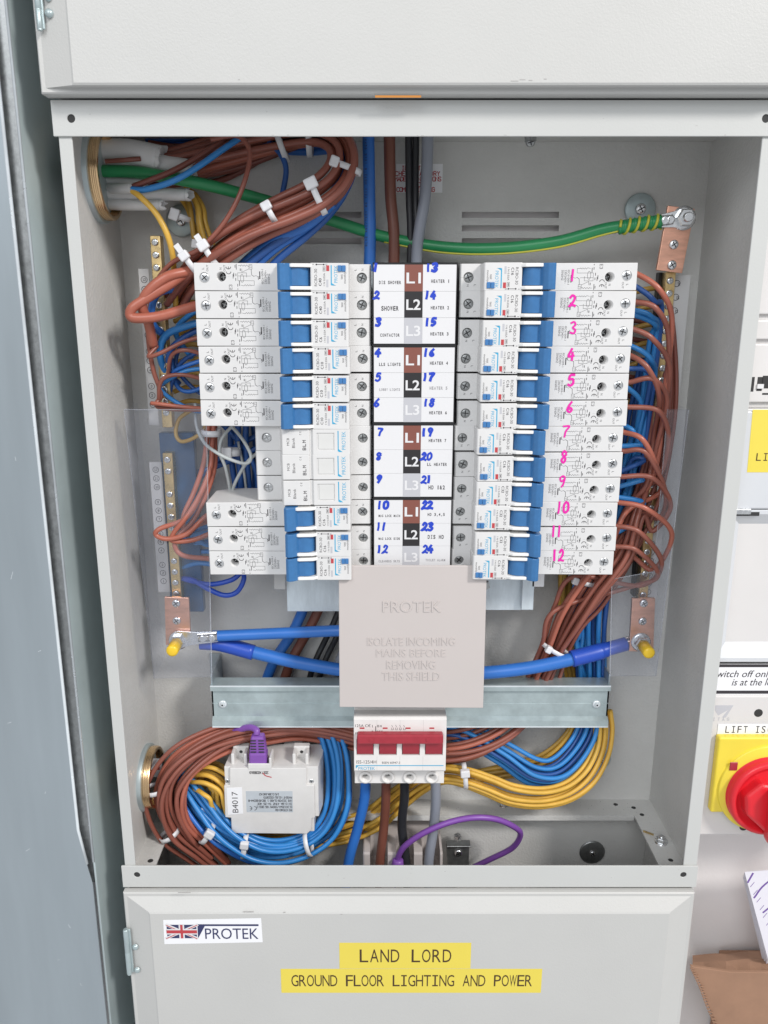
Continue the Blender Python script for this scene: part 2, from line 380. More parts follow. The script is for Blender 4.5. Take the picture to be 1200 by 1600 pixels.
# ================================================================== main enclosure
XL, XR, DB, ZC, ZF = -195.0, 243.0, 105.0, 112.6, -431.0
ZT0, ZT1, ZB0, ZB1 = PZ(214, 0), PZ(157, 0), PZ(1385, 0), PZ(1351, 0)
board = thing('distribution_board', 'grey steel enclosure standing open with rows of breakers and cables inside', 'electrical cabinet', (24, DB, ZF))
bp = MB().box(XL, XR, DB, DB + 1.5, -560, ZC + 4).build('back_panel', 'paint_in', board)
cutr = MB()
for x0, x1 in ((450, 565), (722, 873)):
    for y in (331, 352, 372):
        a = P(x0, y, DB); b = P(x1, y + 9.5, DB); cutr.box(a.x, b.x, DB - 5, DB + 5, b.z, a.z)
# geometry is stored relative to the thing's base
cut(bp, cutr)
MB().box(XL, XL + 1.5, 1.5, DB, -560, ZC).build('side_wall', 'paint_in', board)
MB().box(XR - 1.5, XR, 1.5, DB, -560, ZC).build('side_wall', 'paint_in', board)
MB().box(XL, XR, 1.5, DB, ZC, ZC + 1.5).build('ceiling_panel', 'paint_in', board)
MB().box(XL, -186.8, -.2, 1.5, ZB1 - 10, ZT0 + 6, .5, 2).build('frame_post', 'paint_smooth', board)
MB().box(232.6, XR, -.2, 1.5, ZB1 - 10, ZT0 + 6, .5, 2).build('frame_post', 'paint_smooth', board)
for (z0, z1, ys) in ((ZT0, ZT1, (185, 187)), (ZB0 + .6, ZB1, (1367, 1367))):
    top = z0 > 0
    o = MB().box(-197.4, 243.6, -1.8, -.25, z0, z1, .45, 2).build('frame_rail', 'paint_smooth', board)
    c = MB()
    for px in ((111, 1197) if top else (214, 1068)):
        q = P(px, ys[0], -1.8); c.lathe((q.x, -6, q.z), (0, 1, 0), [(2.5, 0), (2.5, 5.1)], 18)
    cut(o, c)
    for px in ((111, 1197) if top else (214, 1068)):
        q = P(px, ys[0], -1.8)
        MB().cyl((q.x, -1.0, q.z), (0, -1, 0), 2.4, .1, 18).build('fixing_hole', 'hole', board)
    MB().box(-195, 242, -.25, 14, (z1 - 1.5) if top else (z0), (z1) if top else (z0 + 1.5)).build('frame_return', 'paint_smooth', board)
# floor ledges round the knock-out opening
yb_ = PZp(620, 1274, ZF).y
pl = PZp(268, 1290, ZF).x; pr = PZp(992, 1276, ZF).x
MB().box(XL + 1.5, XR - 1.5, yb_, DB, ZF - 1.5, ZF).build('floor_ledge', 'paint_in', board)
MB().box(XL + 1.5, pl, 1.5, yb_, ZF - 1.5, ZF).build('floor_ledge', 'paint_in', board)
MB().box(pr, XR - 1.5, 1.5, yb_, ZF - 1.5, ZF).build('floor_ledge', 'paint_in', board)
MB().box(pl, pr, 1.5, 9, ZF - 1.5, ZF).build('floor_ledge', 'paint_in', board)
MB().box(pl, pr, yb_ - .2, yb_ + .8, ZF - 5, ZF - 1.5).build('ledge_fold', 'paint_in', board)
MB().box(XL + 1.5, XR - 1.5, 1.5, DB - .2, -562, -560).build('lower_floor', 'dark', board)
# small holes and screws in floor ledges
h = MB()
for px, py in ((962, 1257), (990, 1262), (1003, 1273), (1048, 1344), (235, 1345)):
    q = PZp(px, py, ZF); h.lathe((q.x, q.y, ZF + .05), (0, 0, 1), [(2.0 if px != 235 else 2.3, 0), (.1, .05)], 14)
h.build('ledge_hole', 'hole', board)
def bolt(px, py, Z, r, label, tall=5, material='steel'):
    q = PZp(px, py, Z)
    mb = MB().lathe((q.x, q.y, Z), (0, 0, 1), [(r * 1.25, 0), (r * 1.25, 1), (r, 1.05)], 20)
    mb.lathe((q.x, q.y, Z + 1), (0, 0, 1), [(r, 0), (r, tall * .6), (r * .8, tall * .75)], 6, smooth=False)
    mb.lathe((q.x, q.y, Z + 1), (0, 0, 1), [(r * .5, 0), (r * .5, tall)], 12)
    mb.build('floor_bolt', material, label=label, cat='bolt', loc=(q.x, q.y, Z))
bolt(1033, 1316, ZF, 4.2, 'zinc hex bolt on the right floor ledge of the enclosure')
bolt(787, 1257, ZF, 4.0, 'zinc hex bolt under the yellow wires on the rear floor ledge', 4)
q = PZp(1013, 1303, ZF); MB().tube([q + Vector((-3.5, 2.5, 1)), q + Vector((3.5, -2.5, 1))], .8, 8).build('wire_offcut', 'brass', label='small copper wire offcut lying on the right floor ledge', cat='wire offcut', loc=q)
rn = random.Random(5); m = MB()
for k in range(70):
    q = PZp(rn.uniform(560, 1000), rn.uniform(1252, 1270), ZF); r_ = rn.uniform(.15, .5)
    m.lathe((q.x, min(q.y, DB - 1), ZF + .02), (0, 0, 1), [(r_, 0), (r_ * .5, r_ * .5)], 5)
for k in range(25):
    q = PZp(rn.uniform(1005, 1045), rn.uniform(1275, 1345), ZF); r_ = rn.uniform(.15, .45)
    m.lathe((q.x, q.y, ZF + .02), (0, 0, 1), [(r_, 0), (r_ * .5, r_ * .5)], 5)
o = m.build('dust', 'scuff', label='specks of swarf and dust lying on the enclosure floor ledge', cat='dust', loc=(0, 90, ZF)); o['kind'] = 'stuff'
rn = random.Random(15); m = MB()
for k in range(26):
    top = k % 2; q = P(rn.uniform(130, 1150) if top else rn.uniform(220, 1060), rn.uniform(162, 212) if top else rn.uniform(1354, 1376), -1.8)
    if top and k % 3: q.z = P(0, 213, -1.8).z + rn.uniform(.2, .6)
    m.box(q.x, q.x + rn.uniform(.3, 1.6), -1.84, -1.79, q.z, q.z + rn.uniform(.15, .4))
o = m.build('paint_chip', 'scuff', board); o['kind'] = 'stuff'
# screws with wide washers
def washer(px, py, d, r, label, sr, back=False):
    c = P(px, py, d); t = thing('washer_screw', label, 'screw', c)
    MB().lathe(c, (0, -1, 0), [(r, 0), (r, 1.0), (r * .93, 1.5), (sr, 1.2)], 40).build('washer', 'galv' if not back else 'dsteel', t)
    mb = MB(); screw(mb, c + Vector((0, -2.6, 0)), sr, (0, -1, 0), .5, .9); mb.build('screw_head', ['steel', 'black'], t); return t
washer(1000, 327, 103.5, 11.4, 'large round washer and cross screw on the back panel at upper right', 4.0)
washer(284, 345, 103.5, 11.4, 'round washer on the back panel half hidden behind yellow wires', 4.0)
washer(925, 1331, 104.0, 11.5, 'dark round washer in the shadowed lower compartment', 2.6, True)
washer(938, 1186, 103.5, 9.0, 'shiny round washer on the back panel behind the yellow loop', 3.0)
# warning sticker on the back panel
st = thing('warning_sticker', 'white sticker with red print on the back panel behind the top cables', 'sticker', P(656, 300, 104.9))
m = MB(); prect(m, 619, 256, 691, 301, 104.9); m.build('backing', 'label_w', st)
m = MB()
for s_, x0, x1, yb in (('IMPORTANT', 628, 672, 266), ('CHECK FACTORY', 618, 687, 274.5), ('MADE CONNECTIONS', 617, 689, 283), ('BEFORE', 640, 666, 291.5), ('COMMISSIONING', 620, 679, 299.5)):
    ptext(m, s_, x0, yb, x1, yb - 6.5, 104.7, w=.2)
m.build('printed_text', 'red_f', st)
m = MB(); screw(m, P(829, 222, 60) + Vector((0, 0, 0)), 3.2, (0, -1, -.2), .3, 1); m.lathe(P(829, 216, 60), (0, 0, 1), [(4.2, -2), (4.2, 6)], 6, smooth=False)
m.build('hanging_bolt', ['dsteel', 'black'], label='small zinc bolt poking down under the top lip', cat='bolt', loc=P(829, 216, 60))
# ================================================================== panel doors above and below
def door(name, label, x0, x1, z0, z1, yr, yf, fx0, fx1, fz0, fz1, dtop, dbot):
    t = thing(name, label, 'cabinet', ((x0 + x1) / 2, 50, min(z0, z1)))
    m = MB(); O = [(x0, z0), (x1, z0), (x1, z1), (x0, z1)]; F = [(fx0, fz0), (fx1, fz0), (fx1, fz1), (fx0, fz1)]
    bm = m.bm
    rim = [[bm.verts.new((x + a, y, z + b)) for (x, z), (a, b) in zip(O, ((q, q), (-q, q), (-q, -q), (q, -q)))] for y, q in ((-.4, 0), (yr + .8, 0), (yr, .8), (yr, 3.0))]
    fld = [[bm.verts.new((x + a * q, y, z + b * q)) for (x, z), (a, b) in zip(F, ((-1, -1), (1, -1), (1, 1), (-1, 1)))] for y, q in ((yf + .7, 1.2), (yf, 0))]
    rings = rim + fld
    for a, b in zip(rings[:-1], rings[1:]):
        for k in range(4): f = bm.faces.new([a[k], a[(k + 1) % 4], b[(k + 1) % 4], b[k]])
    bm.faces.new(rings[-1]); m.build('door', 'paint', t)
    MB().box(XL, XR, 0, DB, (z0 + 1 if name != 'lower_cabinet' else z0), (z1 - 1 if name != 'lower_cabinet' else -565)).build('body', 'paint_smooth', t); return t
f1 = P(115, 129, -18)
up = door('upper_cabinet', 'grey textured closed cabinet door directly above the open enclosure', -198.5, 252, ZT1 + 1.0, 420, -12, -18, f1.x, 236, f1.z, 400, False, False)
f2 = P(234, 1428, -13); f3 = P(1046, 1428, -13)
lo = door('lower_cabinet', 'grey closed lower cabinet door carrying yellow LAND LORD labels', P(192, 1396, -6).x, P(1086, 1396, -6).x, -760, ZB0 - .9, -6, -13, f2.x, f3.x, -740, f2.z, False, False)
m = MB(); prect(m, 586, 149, 658, 152.5, -12, .02); m.build('paint_smear', 'orange', up)
m = MB()
for px, py, w_ in ((798, 126, 12), (812, 124, 9), (826, 125, 6), (850, 123, 4), (372, 124, 3)): prect(m, px, py, px + w_, py + 1, -18, .02)
m.build('scuff', 'scuff', up)
m = MB()
for px, py, w_ in ((380, 1424, 16), (443, 1425, 3), (532, 1428, 3), (278, 1394, 20)): prect(m, px, py, px + w_, py + 1.2, -13, .02)
m.build('scuff', 'scuff', lo)
def hinge(t, x0, x1, y0, y1, rv, d):
    a = P(x0, y0, d); b = P(x1, y1, d); r = (b.x - a.x) / 2.6
    cx = a.x + r
    m = MB().lathe((cx, d, b.z), (0, 0, 1), [(r * .8, 0), (r, 1), (r, (a.z - b.z) * .49), (r * .9, (a.z - b.z) * .5), (r, (a.z - b.z) * .51), (r, a.z - b.z - 1), (r * .8, a.z - b.z)], 20)
    m.box(cx, b.x, d + .5, d + 2, b.z + 1, a.z - 1, .3)
    hg = m.build('hinge', 'galv', t)
    for px, py in rv:
        q = P(px, py, d)
        MB().lathe((q.x, d + 1, q.z), (0, -1, 0), [(2.4, 0), (2.3, 1), (1.4, 1.8), (.1, 2.0)], 16).build('rivet', 'galv', hg)
hinge(lo, 192, 209, 1452, 1522, ((211, 1481), (214, 1517)), -10)
hinge(up, 52, 70, -20, 48, ((76, 20), (74, -6)), -16)
# union flag sticker
st = thing('maker_sticker', 'white sticker with small union flag and maker name on the lower door', 'sticker', P(332, 1475, -13))
m = MB(); ppoly(m, [(255, 1437.5), (408, 1434.5), (410.5, 1472), (257, 1475)], -13.0, .02, .1); m.build('backing', 'label_w', st)
m = MB(); D_ = -13.2
m.m(0); prect(m, 260, 1445, 308, 1466, D_, 0, .02)
m.m(1)
for a, b in (((260, 1445), (308, 1466)), ((260, 1466), (308, 1445))): pstroke(m, [a, ((a[0] + b[0]) / 2, 1455.5), b], 2.3, D_, .04, (a[1] > 1450) * 1)
m.m(2)
for k, (a, b) in enumerate((((260, 1445.8), (308, 1466.6)), ((260, 1466.4), (308, 1445.4)))): pstroke(m, [a, ((a[0] + b[0]) / 2, (a[1] + b[1]) / 2), b], .7, D_, .07, k)
m.m(1); prect(m, 279, 1445, 289, 1466, D_, .10, .01); prect(m, 260, 1451.5, 308, 1460, D_, .125, .01)
m.m(2); prect(m, 281.3, 1445, 286.7, 1466, D_, .15, .01); prect(m, 260, 1453.3, 308, 1458.2, D_, .175, .01)
m.build('union_flag', ['inkn', 'white', 'red_f'], st)
m = MB(); prect(m, 308.5, 1444.2, 404, 1447, D_, .0, .02); ppoly(m, [(308.5, 1447), (320, 1447), (309.5, 1466.5)], D_, .0, .02)
ptext(m, 'PROTEK', 321, 1467, 404, 1450.5, D_, True); m.build('printed_logo', 'inkn', st)
# yellow labels
for nm, lb, r_, s_, tx in (('name_label', 'yellow label reading LAND LORD on the lower door', (530, 1473, 735, 1513.2), 'LAND LORD', (562, 1503.5, 705, 1483.5)),
                           ('name_label', 'long yellow label reading GROUND FLOOR LIGHTING AND POWER', (438.5, 1513.8, 845, 1551), 'GROUND FLOOR LIGHTING AND POWER', (455.5, 1541, 831, 1523.5))):
    st = thing(nm, lb, 'label', P((r_[0] + r_[2]) / 2, r_[3], -13))
    m = MB(); prect(m, *r_, -13, .02, .12); m.build('backing', 'label_y', st)
    m = MB(); ptext(m, s_, *tx, -13.14, wide=(.56 if len(s_) < 12 else .52), mono=True); m.build('printed_text', 'inkb', st)
# ================================================================== galvanised trunking at far left
tr = thing('steel_trunking', 'tall galvanised steel trunking with rolled edge standing left of the enclosure', 'trunking', (-300, 60, -760))
zt = P(147, 1345, 0).z
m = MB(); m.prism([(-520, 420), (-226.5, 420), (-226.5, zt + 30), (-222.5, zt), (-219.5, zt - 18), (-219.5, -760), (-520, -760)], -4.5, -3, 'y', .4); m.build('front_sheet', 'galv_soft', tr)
m = MB(); m.tube([(-226.5, -3.6, 420), (-226.5, -3.6, zt + 30), (-222.5, -3.5, zt)], 1.15, 12); m.build('rolled_edge', 'galv_bright', tr)  # highlight of the rounded edge is in its pale colour
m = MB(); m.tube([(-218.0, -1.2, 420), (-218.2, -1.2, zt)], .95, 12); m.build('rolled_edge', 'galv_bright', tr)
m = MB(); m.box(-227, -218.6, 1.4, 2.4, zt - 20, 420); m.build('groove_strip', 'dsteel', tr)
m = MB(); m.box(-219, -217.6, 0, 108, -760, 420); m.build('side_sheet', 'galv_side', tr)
m = MB()
for z, l in ((60, 30), (-150, 44), (-290, 20)): m.box(-219.0 + 1.0, -217.4, 12 + l, 12.3 + l, z, z + 40)
rn = random.Random(21); m = MB()
for px, py, l, a_ in ((60, 1018, 5, .3), (17, 905, 14, 1.2), (12, 1130, 7, .2), (110, 1450, 8, 2.0), (40, 1330, 10, .5), (70, 1240, 4, 1.0), (128, 1540, 6, 2.2), (25, 720, 6, 1.7), (90, 1500, 4, .1)):
    q = P(px, py, -4.5); m.ribbon([(q.x, q.z), (q.x + l * .4 * math.cos(a_), q.z + l * .4 * math.sin(a_) + .3)], .22, Vector((0, -4.5, 0)), EX, EZ, Vector((0, -1, 0)), .03)
o = m.build('scratch', 'galv_bright', tr); o['kind'] = 'stuff'
m = MB(); m.box(-217.5, -195.3, 100, 112.9, -760, 420); m.build('rear_flange', 'galv_side', tr)
# ================================================================== things right of the enclosure
X1 = XR + 3.2
wb_ = thing('white_switch_box', 'white plastic switch box with slotted cover at the right picture edge, topmost', 'switch box', (330, 112, -95))
dA = 30
m = MB(); m.box(X1, 430, dA, 113, PZ(638, dA), 240, 1.2, 2); m.build('housing', 'boxw', wb_)
m = MB()
for y0, y1 in ((218, 491), (500, 530), (537, 628)):
    m.box(X1 + 1, 429, dA - 3, dA - .05, PZ(y1, dA), PZ(y0, dA), .9, 2)
m.build('cover_panel', 'boxw', wb_)
m = MB()
for (x0, y0, x1, y1) in ((1184, 589, 1190, 611), (1192, 587, 1230, 607), (1191, 614, 1240, 617), (1173, 589, 1177, 612)): prect(m, x0, y0, x1, y1, dA - 3, .02, .02)
m.build('window_slot', 'hole', wb_)
m = MB(); prect(m, 1183, 600, 1192, 607, dA - 3.1, .02, 1); m.build('toggle', 'white', wb_)
bx = thing('metering_box', 'pale grey lidded box with yellow label starting LI at right edge', 'box', (330, 112, -300))
dB = 24; zb0, zb1 = PZ(1037, dB), PZ(640, dB)
m = MB(); m.box(X1, 440, dB + 6, 113, zb0, zb1, 1, 2); m.build('housing', 'boxw', bx)
ym = PZ(797, dB)
m = MB(); m.box(X1 + 1, 440, dB, dB + 5.8, ym + .6, zb1 - 1, 1.2, 2); m.build('upper_cover', 'boxg', bx)
# dished lower lid: rim with sunk field
m = MB(); bm = m.bm
rg = []
for y, q in ((dB + 5.8, 0), (dB + .6, 0), (dB, .6), (dB, 3), (dB + 9, 16)):
    rg.append([bm.verts.new(v) for v in ((X1 + 1 + q, y, zb0 + 1 + q * 1.2), (440 - q, y, zb0 + 1 + q * 1.2), (440 - q, y, ym - q), (X1 + 1 + q, y, ym - q))])
for a, b in zip(rg[:-1], rg[1:]):
    for k in range(4): bm.faces.new([a[k], a[(k + 1) % 4], b[(k + 1) % 4], b[k]])
bm.faces.new(rg[-1]); m.build('lid', 'boxg', bx)
m = MB(); a = P(1154, 794, dB); b = P(1184, 803, dB); m.box(X1 + 1.5, X1 + 17, dB - 2.2, dB + 1, b.z, a.z, .7, 2); m.build('latch_clip', 'steel', bx)
m = MB(); prect(m, 1150, 800, 1186, 806, dB, .1, .1); m.build('lid_gap', 'hole', bx)

st = thing('name_label', 'yellow label cut off at the right picture edge reading LI', 'label', P(1190, 738, dB))
m = MB(); ppoly(m, [(1176, 640), (1260, 640), (1255, 738), (1167, 738)], dB, .05, .1); m.build('backing', 'label_y', st)
m = MB(); ptext(m, 'LIFT', 1181, 720, 1221, 708, dB - .2, mono=True); m.build('printed_text', 'inkb', st)
st = thing('warning_strip', 'white strip with two black bars and slanted text witch off only', 'label', P(1190, 1078, dB))
m = MB(); prect(m, 1118, 1037, 1320, 1083, dB + 3, .0, 3); m.build('backing', 'label_w', st)
m = MB(); prect(m, 1121, 1038, 1320, 1042.5, dB, .03, .02); prect(m, 1116, 1079, 1320, 1084, dB, .03, .02)
m.build('black_bar', 'ink', st)
m = MB(); ptext(m, 'Switch off only when', 1112, 1058, 1244, 1047.5, dB - .1, True, slant=.22)
ptext(m, 'is at the lock', 1143, 1071, 1219, 1060.5, dB - .1, True, slant=.22); m.build('printed_text', 'ink', st)
iso = thing('rotary_isolator', 'rotary isolator with yellow plate and red knob labelled LIFT ISOL at right edge', 'isolator', (330, 112, -405))
dI = 22; zi0, zi1 = PZ(1305, dI), PZ(1087, dI)
m = MB(); m.box(X1, 420, dI, 113, zi0, zi1, 1.5, 3); hs_ = m.build('housing', 'boxw', iso)
for px, py in ((1185, 1114), (1162, 1292)):
    MB().lathe(P(px, py, dI) + Vector((0, -.05, 0)), (0, -1, 0), [(3.3, 0), (3.3, .03), (2.4, .04), (.05, .05)], 20).build('screw_hole', 'hole', iso)
m = MB()
m.prism([(P(x, y, dI).x, P(x, y, dI).z) for x, y in ((1118, 1102), (1146, 1102), (1134, 1121), (1128, 1121), (1138, 1109), (1122, 1118), (1117, 1110))], dI - .1, dI - .03, 'y')
ptext(m, 'ITAS', 1114, 1126, 1139, 1121.5, dI - .1, w=.16); m.build('printed_logo', 'l3', iso)
ls = MB(); prect(ls, 1122, 1130.5, 1320, 1151, dI, .3, .1); lso = ls.build('label_strip', 'label_w', iso)
m = MB(); ptext(m, 'LIFT ISOLATOR', 1133, 1145, 1252, 1134.5, dI - .45, wide=.52, mono=True); m.build('printed_text', 'ink', lso)
a = P(1114, 1153, dI - 7); b = P(1110, 1270, dI - 7)
m = MB(); m.box(b.x, b.x + 92, dI - 7, dI - .1, b.z, a.z, 1.6, 3); m.build('yellow_plate', 'yel_p', iso)
c = P(1198, 1240, dI - 9)
m = MB(); m.lathe(c + Vector((0, 2.5, 3)), (0, -1, 0), [(37, 0), (37, 1.6), (36, 2.2), (0.1, 2.3)], 48); m.build('yellow_dial', 'yel_p', iso)
m = MB(); m.box(c.x - 31, c.x - 25, c.y - .6, c.y + .3, c.z + 20, c.z + 27, .4); m.build('padlock_slot', 'red_p', iso)
m = MB(); m.lathe(c, (0, -1, 0), [(31.5, 0), (31.5, 5), (30.5, 8), (28, 9), (26.5, 8), (25, 5.5), (22, 5)], 48)
m.prism([(c.x - 23, c.z + 6), (c.x - 12, c.z + 17), (c.x + 14, c.z + 13), (c.x + 14, c.z - 24), (c.x + 2, c.z - 31), (c.x - 5, c.z - 24), (c.x - 21, c.z - 9)], c.y - 15, c.y + 1, 'y', 3, 3)
m.prism([(c.x - 8, c.z + 15), (c.x + 10, c.z + 15), (c.x + 14, c.z - 34), (c.x + 2, c.z - 37), (c.x - 5, c.z - 30)], c.y - 27, c.y - 10, 'y', 3.5, 3)
m.build('knob', 'red_k', iso)
# papers and cardboard box
pp = thing('paper_stack', 'folded white and violet papers leaning beside the wall at right edge', 'papers', P(1190, 1500, 60))
random.seed(3)
for k in range(5):
    dd = 60 + k * 3
    a = [(1163 - k * .6, 1362 + k * 2), (1300, 1352 + k), (1310, 1520), (1200 - k * 1.2, 1500 + k * 4)]
    m = MB(); ppoly(m, a, dd, 0, .5); m.build('paper', 'paper', pp)
m = MB()
for pts in ([(1168, 1378), (1176, 1364)], [(1178, 1402), (1195, 1381), (1240, 1350)], [(1192, 1425), (1230, 1395)]): pstroke(m, pts, 1.6, 60, .6)
for k in range(6): pstroke(m, [(1172 + k * 5, 1385 + k * 12), (1178 + k * 5, 1378 + k * 12)], .5, 60, .6)
m.build('printed_marks', 'violet', pp)
q0 = P(1082, 1508, 55)
cb = thing('cardboard_box', 'brown corrugated cardboard box lying open at the lower right corner', 'box', P(1180, 1640, 40))
m = MB(); m.prism([(P(x, y, 50).x, P(x, y, 50).z) for x, y in ((1079, 1510), (1094, 1537), (1106, 1570), (1124, 1612), (1135, 1700), (1330, 1700), (1330, 1522), (1200, 1520), (1140, 1519))], 50, 53, 'y', .4)
m.build('flap', 'card', cb)
m = MB(); rnd = random.Random(4); pth = [(1081, 1512), (1094, 1540), (1105, 1570), (1120, 1606)]; q = cr([P(x, y, 49) for x, y in pth], 14)
for k, p in enumerate(q): m.tube([p + Vector((-1.6, 0, 0)), p + Vector((rnd.uniform(.3, 2.4), -.6, 1.2 if k % 2 else -.6))], .55, 6)
m.build('torn_edge', 'card', cb)
m = MB(); a = P(1150, 1520, 52); m.box(a.x + 12, a.x + 220, 53.5, 110, a.z - 190, a.z - 30); m.build('carton', 'card', cb)
m = MB()
nx = 14; bm = m.bm; rn = random.Random(9); rows = []
for j_, (ya, yb_2) in enumerate(((1497, 1480), (1508, 1494), (1524, 1522))):
    rows.append([bm.verts.new(P(1084 + (1330 - 1084) * k / nx, ya + (yb_2 - ya) * k / nx + rn.uniform(-1.2, 1.2), 84 - j_ * 15 + rn.uniform(-1.5, 1.5))) for k in range(nx + 1)])
for r0, r1 in zip(rows[:-1], rows[1:]):
    for k in range(nx): bm.faces.new([r0[k], r0[k + 1], r1[k + 1], r1[k]])
geo = bmesh.ops.extrude_face_region(bm, geom=bm.faces[:]); bmesh.ops.translate(bm, verts=[v for v in geo['geom'] if isinstance(v, bmesh.types.BMVert)], vec=(0, 3, 0)); m.build('folded_flap', 'card', cb)
# ================================================================== breakers
NY = Vector((0, -1, 0))
def vt(mb, s, x, z0, z1, h, y, font=False, w=.15, wide=.62, lift=.03):
    """print reading upwards: base line at x, from z0 up to z1"""
    O = Vector((x, y, z0)); W = z1 - z0
    if font: font_text(mb, s, O, EZ, -EX, h, W, 'l', lift)
    else: stroke_text(mb, s, O, EZ, -EX, h, (W - h * wide) / max(1, len(s) - 1), w, 'l', wide, lift)
def line(mb, pts, w, y, lift=.03): mb.ribbon(pts, w, Vector((0, y, 0)), EX, EZ, NY, lift)
def rbox(mb, x0, x1, z0, z1, y, th=.06): mb.box(x0, x1, y - th, y, z0, z1)
def frame(mb, x0, x1, z0, z1, w, y): line(mb, [(x0, z0), (x1, z0), (x1, z1), (x0, z1), (x0, z0)], w, y)
def make_rcbo():
    t = thing('circuit_breaker', 'x', 'circuit breaker', (0, 0, 0))
    m = MB(); m.prism([(0, 12), (56.4, 12), (56.4, 8), (78, 8), (78, 58), (12, 58), (0, 50)], -8.8, 8.8, 'z', .35, 2)
    body = m.build('body', 'plastic', t)
    c = MB().lathe((6.8, 5, -.6), (0, 1, 0), [(3.45, 0), (3.45, 8.6)], 22); c.lathe((18.0, 5, .2), (0, 1, 0), [(3.25, 0), (3.25, 16)], 22); cut(body, c)
    m = MB(); m.prism([(78.05, 0.3), (79, 0), (102, 0), (102.8, .6), (103.2, 16.4), (116, 16.4), (117, 17.6), (117, 58), (78.05, 58)], -8.75, 8.75, 'z', .3, 2)
    nose = m.build('front_cover', 'plastic', t)
    c = MB().lathe((111, 10, 0), (0, 1, 0), [(3.5, 0), (3.5, 11)], 22); cut(nose, c)
    m = MB()
    for s in (1, -1):
        m.prism([(64.2, -2.2), (66, -3.0), (76, -2.2), (79.2, .2), (79.2, 8), (63.6, 8)], min(s * 5.9, s * 8.1), max(s * 5.9, s * 8.1), 'z', .5, 2)
    m.build('lever_guard', 'guard', t)
    m = MB()
    pr = [(70 + 7.6 * math.cos(a), 6.5 - 7.6 * math.sin(a)) for a in [R(q) for q in range(-10, 100, 10)]]
    m.prism(pr + [(64, -.6), (64, 10), (77, 10)], -5.6, 5.6, 'z', .2)
    m.prism([(57.0, -4.5), (59, -6.0), (62, -5.2), (64.6, -3.2), (66.5, 0), (66.5, 6), (57.2, 7.5)], -8.3, 8.3, 'z', .5, 2)
    m.build('lever', 'blue_p', t)
    m = MB(); m.box(95.9, 98.3, -1.1, .2, 3.5, 7.3, .25, 2); m.box(98.4, 100.9, -.8, .2, 3.4, 7.3, .3, 2); m.build('test_button', 'blue_b', t)
    m = MB(); screw(m, (6.8, 12.7, -.6), 3.3, slot=.5, dep=.5); m.build('output_screw', ['steel', 'black'], t)
    m = MB(); screw(m, (18.0, 21, .2), 2.7, slot=.3, dep=.7); m.build('neutral_screw', ['l2', 'dsteel'], t)  # head coloured black, stands in for shade deep in the hole
    m = MB(); screw(m, (111, 18.8, 0), 3.3, slot=.2, dep=.7); m.build('input_screw', ['dsteel', 'black'], t)
    # ---- print
    m = MB(); y = 12.0
    vt(m, 'L', 6.9, 4.7, 5.8, 1.5, y, True); vt(m, 'OUT', 9.7, 3.4, 7.6, 1.3, y, True); vt(m, 'N', 18.6, 4.6, 5.8, 1.5, y, True); vt(m, 'OUT', 21.0, 3.4, 7.6, 1.3, y, True)
    vt(m, 'E3', 25.0, -7.9, -5.1, 1.9, y, w=.14)
    for cz, e in ((3.2, 0), (6.3, 1)):
        arc = [(23.0 + 1.55 * math.cos(a), cz + 1.3 * math.sin(a)) for a in [R(q) for q in range(0, -181, -20)]]
        line(m, arc, .42, y)
        if e: line(m, [(23.0, cz - 1.3), (23.0, cz + .1)], .4, y, .04)
    # circuit diagram
    for z in (-2.4, .6, 5.6, -5.6):
        pass
    wav = lambda x0, x1, z, a, n: [(x0 + (x1 - x0) * k / n, z + (a if k % 2 else -a)) for k in range(n + 1)]
    line(m, [(29.5, 7.2), (31, 7.2)] + wav(31, 36, 7.2, .45, 6) + [(37.8, 7.2)], .2, y)
    frame(m, 36.6, 38.6, 5.0, 7.8, .2, y); line(m, [(36.6, 6.2), (38.6, 6.2)], .18, y)
    line(m, [(29, .6), (37.6, .6)], .2, y); line(m, [(29, -2.4), (39.8, -2.4), (39.8, -5.3), (37.6, -5.3)] + wav(37.6, 33, -5.3, .4, 6) + [(31, -5.3)], .2, y)
    line(m, [(29, 2.6), (29, -2.4)], .2, y); line(m, [(29, 2.6), (34.8, 2.6), (34.8, -.2)], .2, y); line(m, [(31.8, 5.2), (31.8, 3), (36.6, 5.2)], .2, y)
    line(m, [(31.8 + 1.1 * math.cos(R(a)), -.9 + 2.6 * math.sin(R(a))) for a in range(0, 361, 30)], .22, y)
    line(m, [(38.0, 5.0), (38.2, 1.4), (39.6, .4)], .3, y); line(m, [(39.6, .4), (41, .9), (42.5, .2), (44, .4)], .2, y)
    line(m, [(30.8, 5.2), (30.8, 4)], .5, y)
    for x, z, l in ((25.9, -.9, 2.4), (26.4, .3, 2.2), (27.6, -2.4, 1.6), (27.8, .6, 1.4), (27.4, 6.0, 1.4), (28.2, 4.8, 3.4), (28.8, -6.0, 1.4), (30.0, -5.6, 3.0), (28.8, -8.0, .5), (42.5, -.8, .8)):
        line(m, [(x, z), (x, z + l)], .42, y)
    vt(m, 'IEC61009-1', 46.0, -4.4, 5.0, 1.35, y, True); vt(m, '230/240V~', 48.1, -4.4, 4.4, 1.5, y, True); vt(m, '50/60HZ', 50.2, -4.4, 2.3, 1.5, y, True)
    line(m, [(43.6, -1.0), (43.6, 3.4)], .7, y); line(m, [(42.4, -1.8), (43.2, -.6)], .3, y)
    y = 0.0
    line(m, [(79.5, 7.9), (80.4, 7.9)], .3, y); line(m, [(82.2, 7.7), (86.6, 7.7)], .35, y)
    for x in (82, 86.8): m.disc((x, -.05, 7.7), .55, NY, 10)
    line(m, [(88.0, 7.3), (88.9, 7.3), (88.9, 8.1), (88.0, 8.1), (88.0, 7.3)], .15, y)
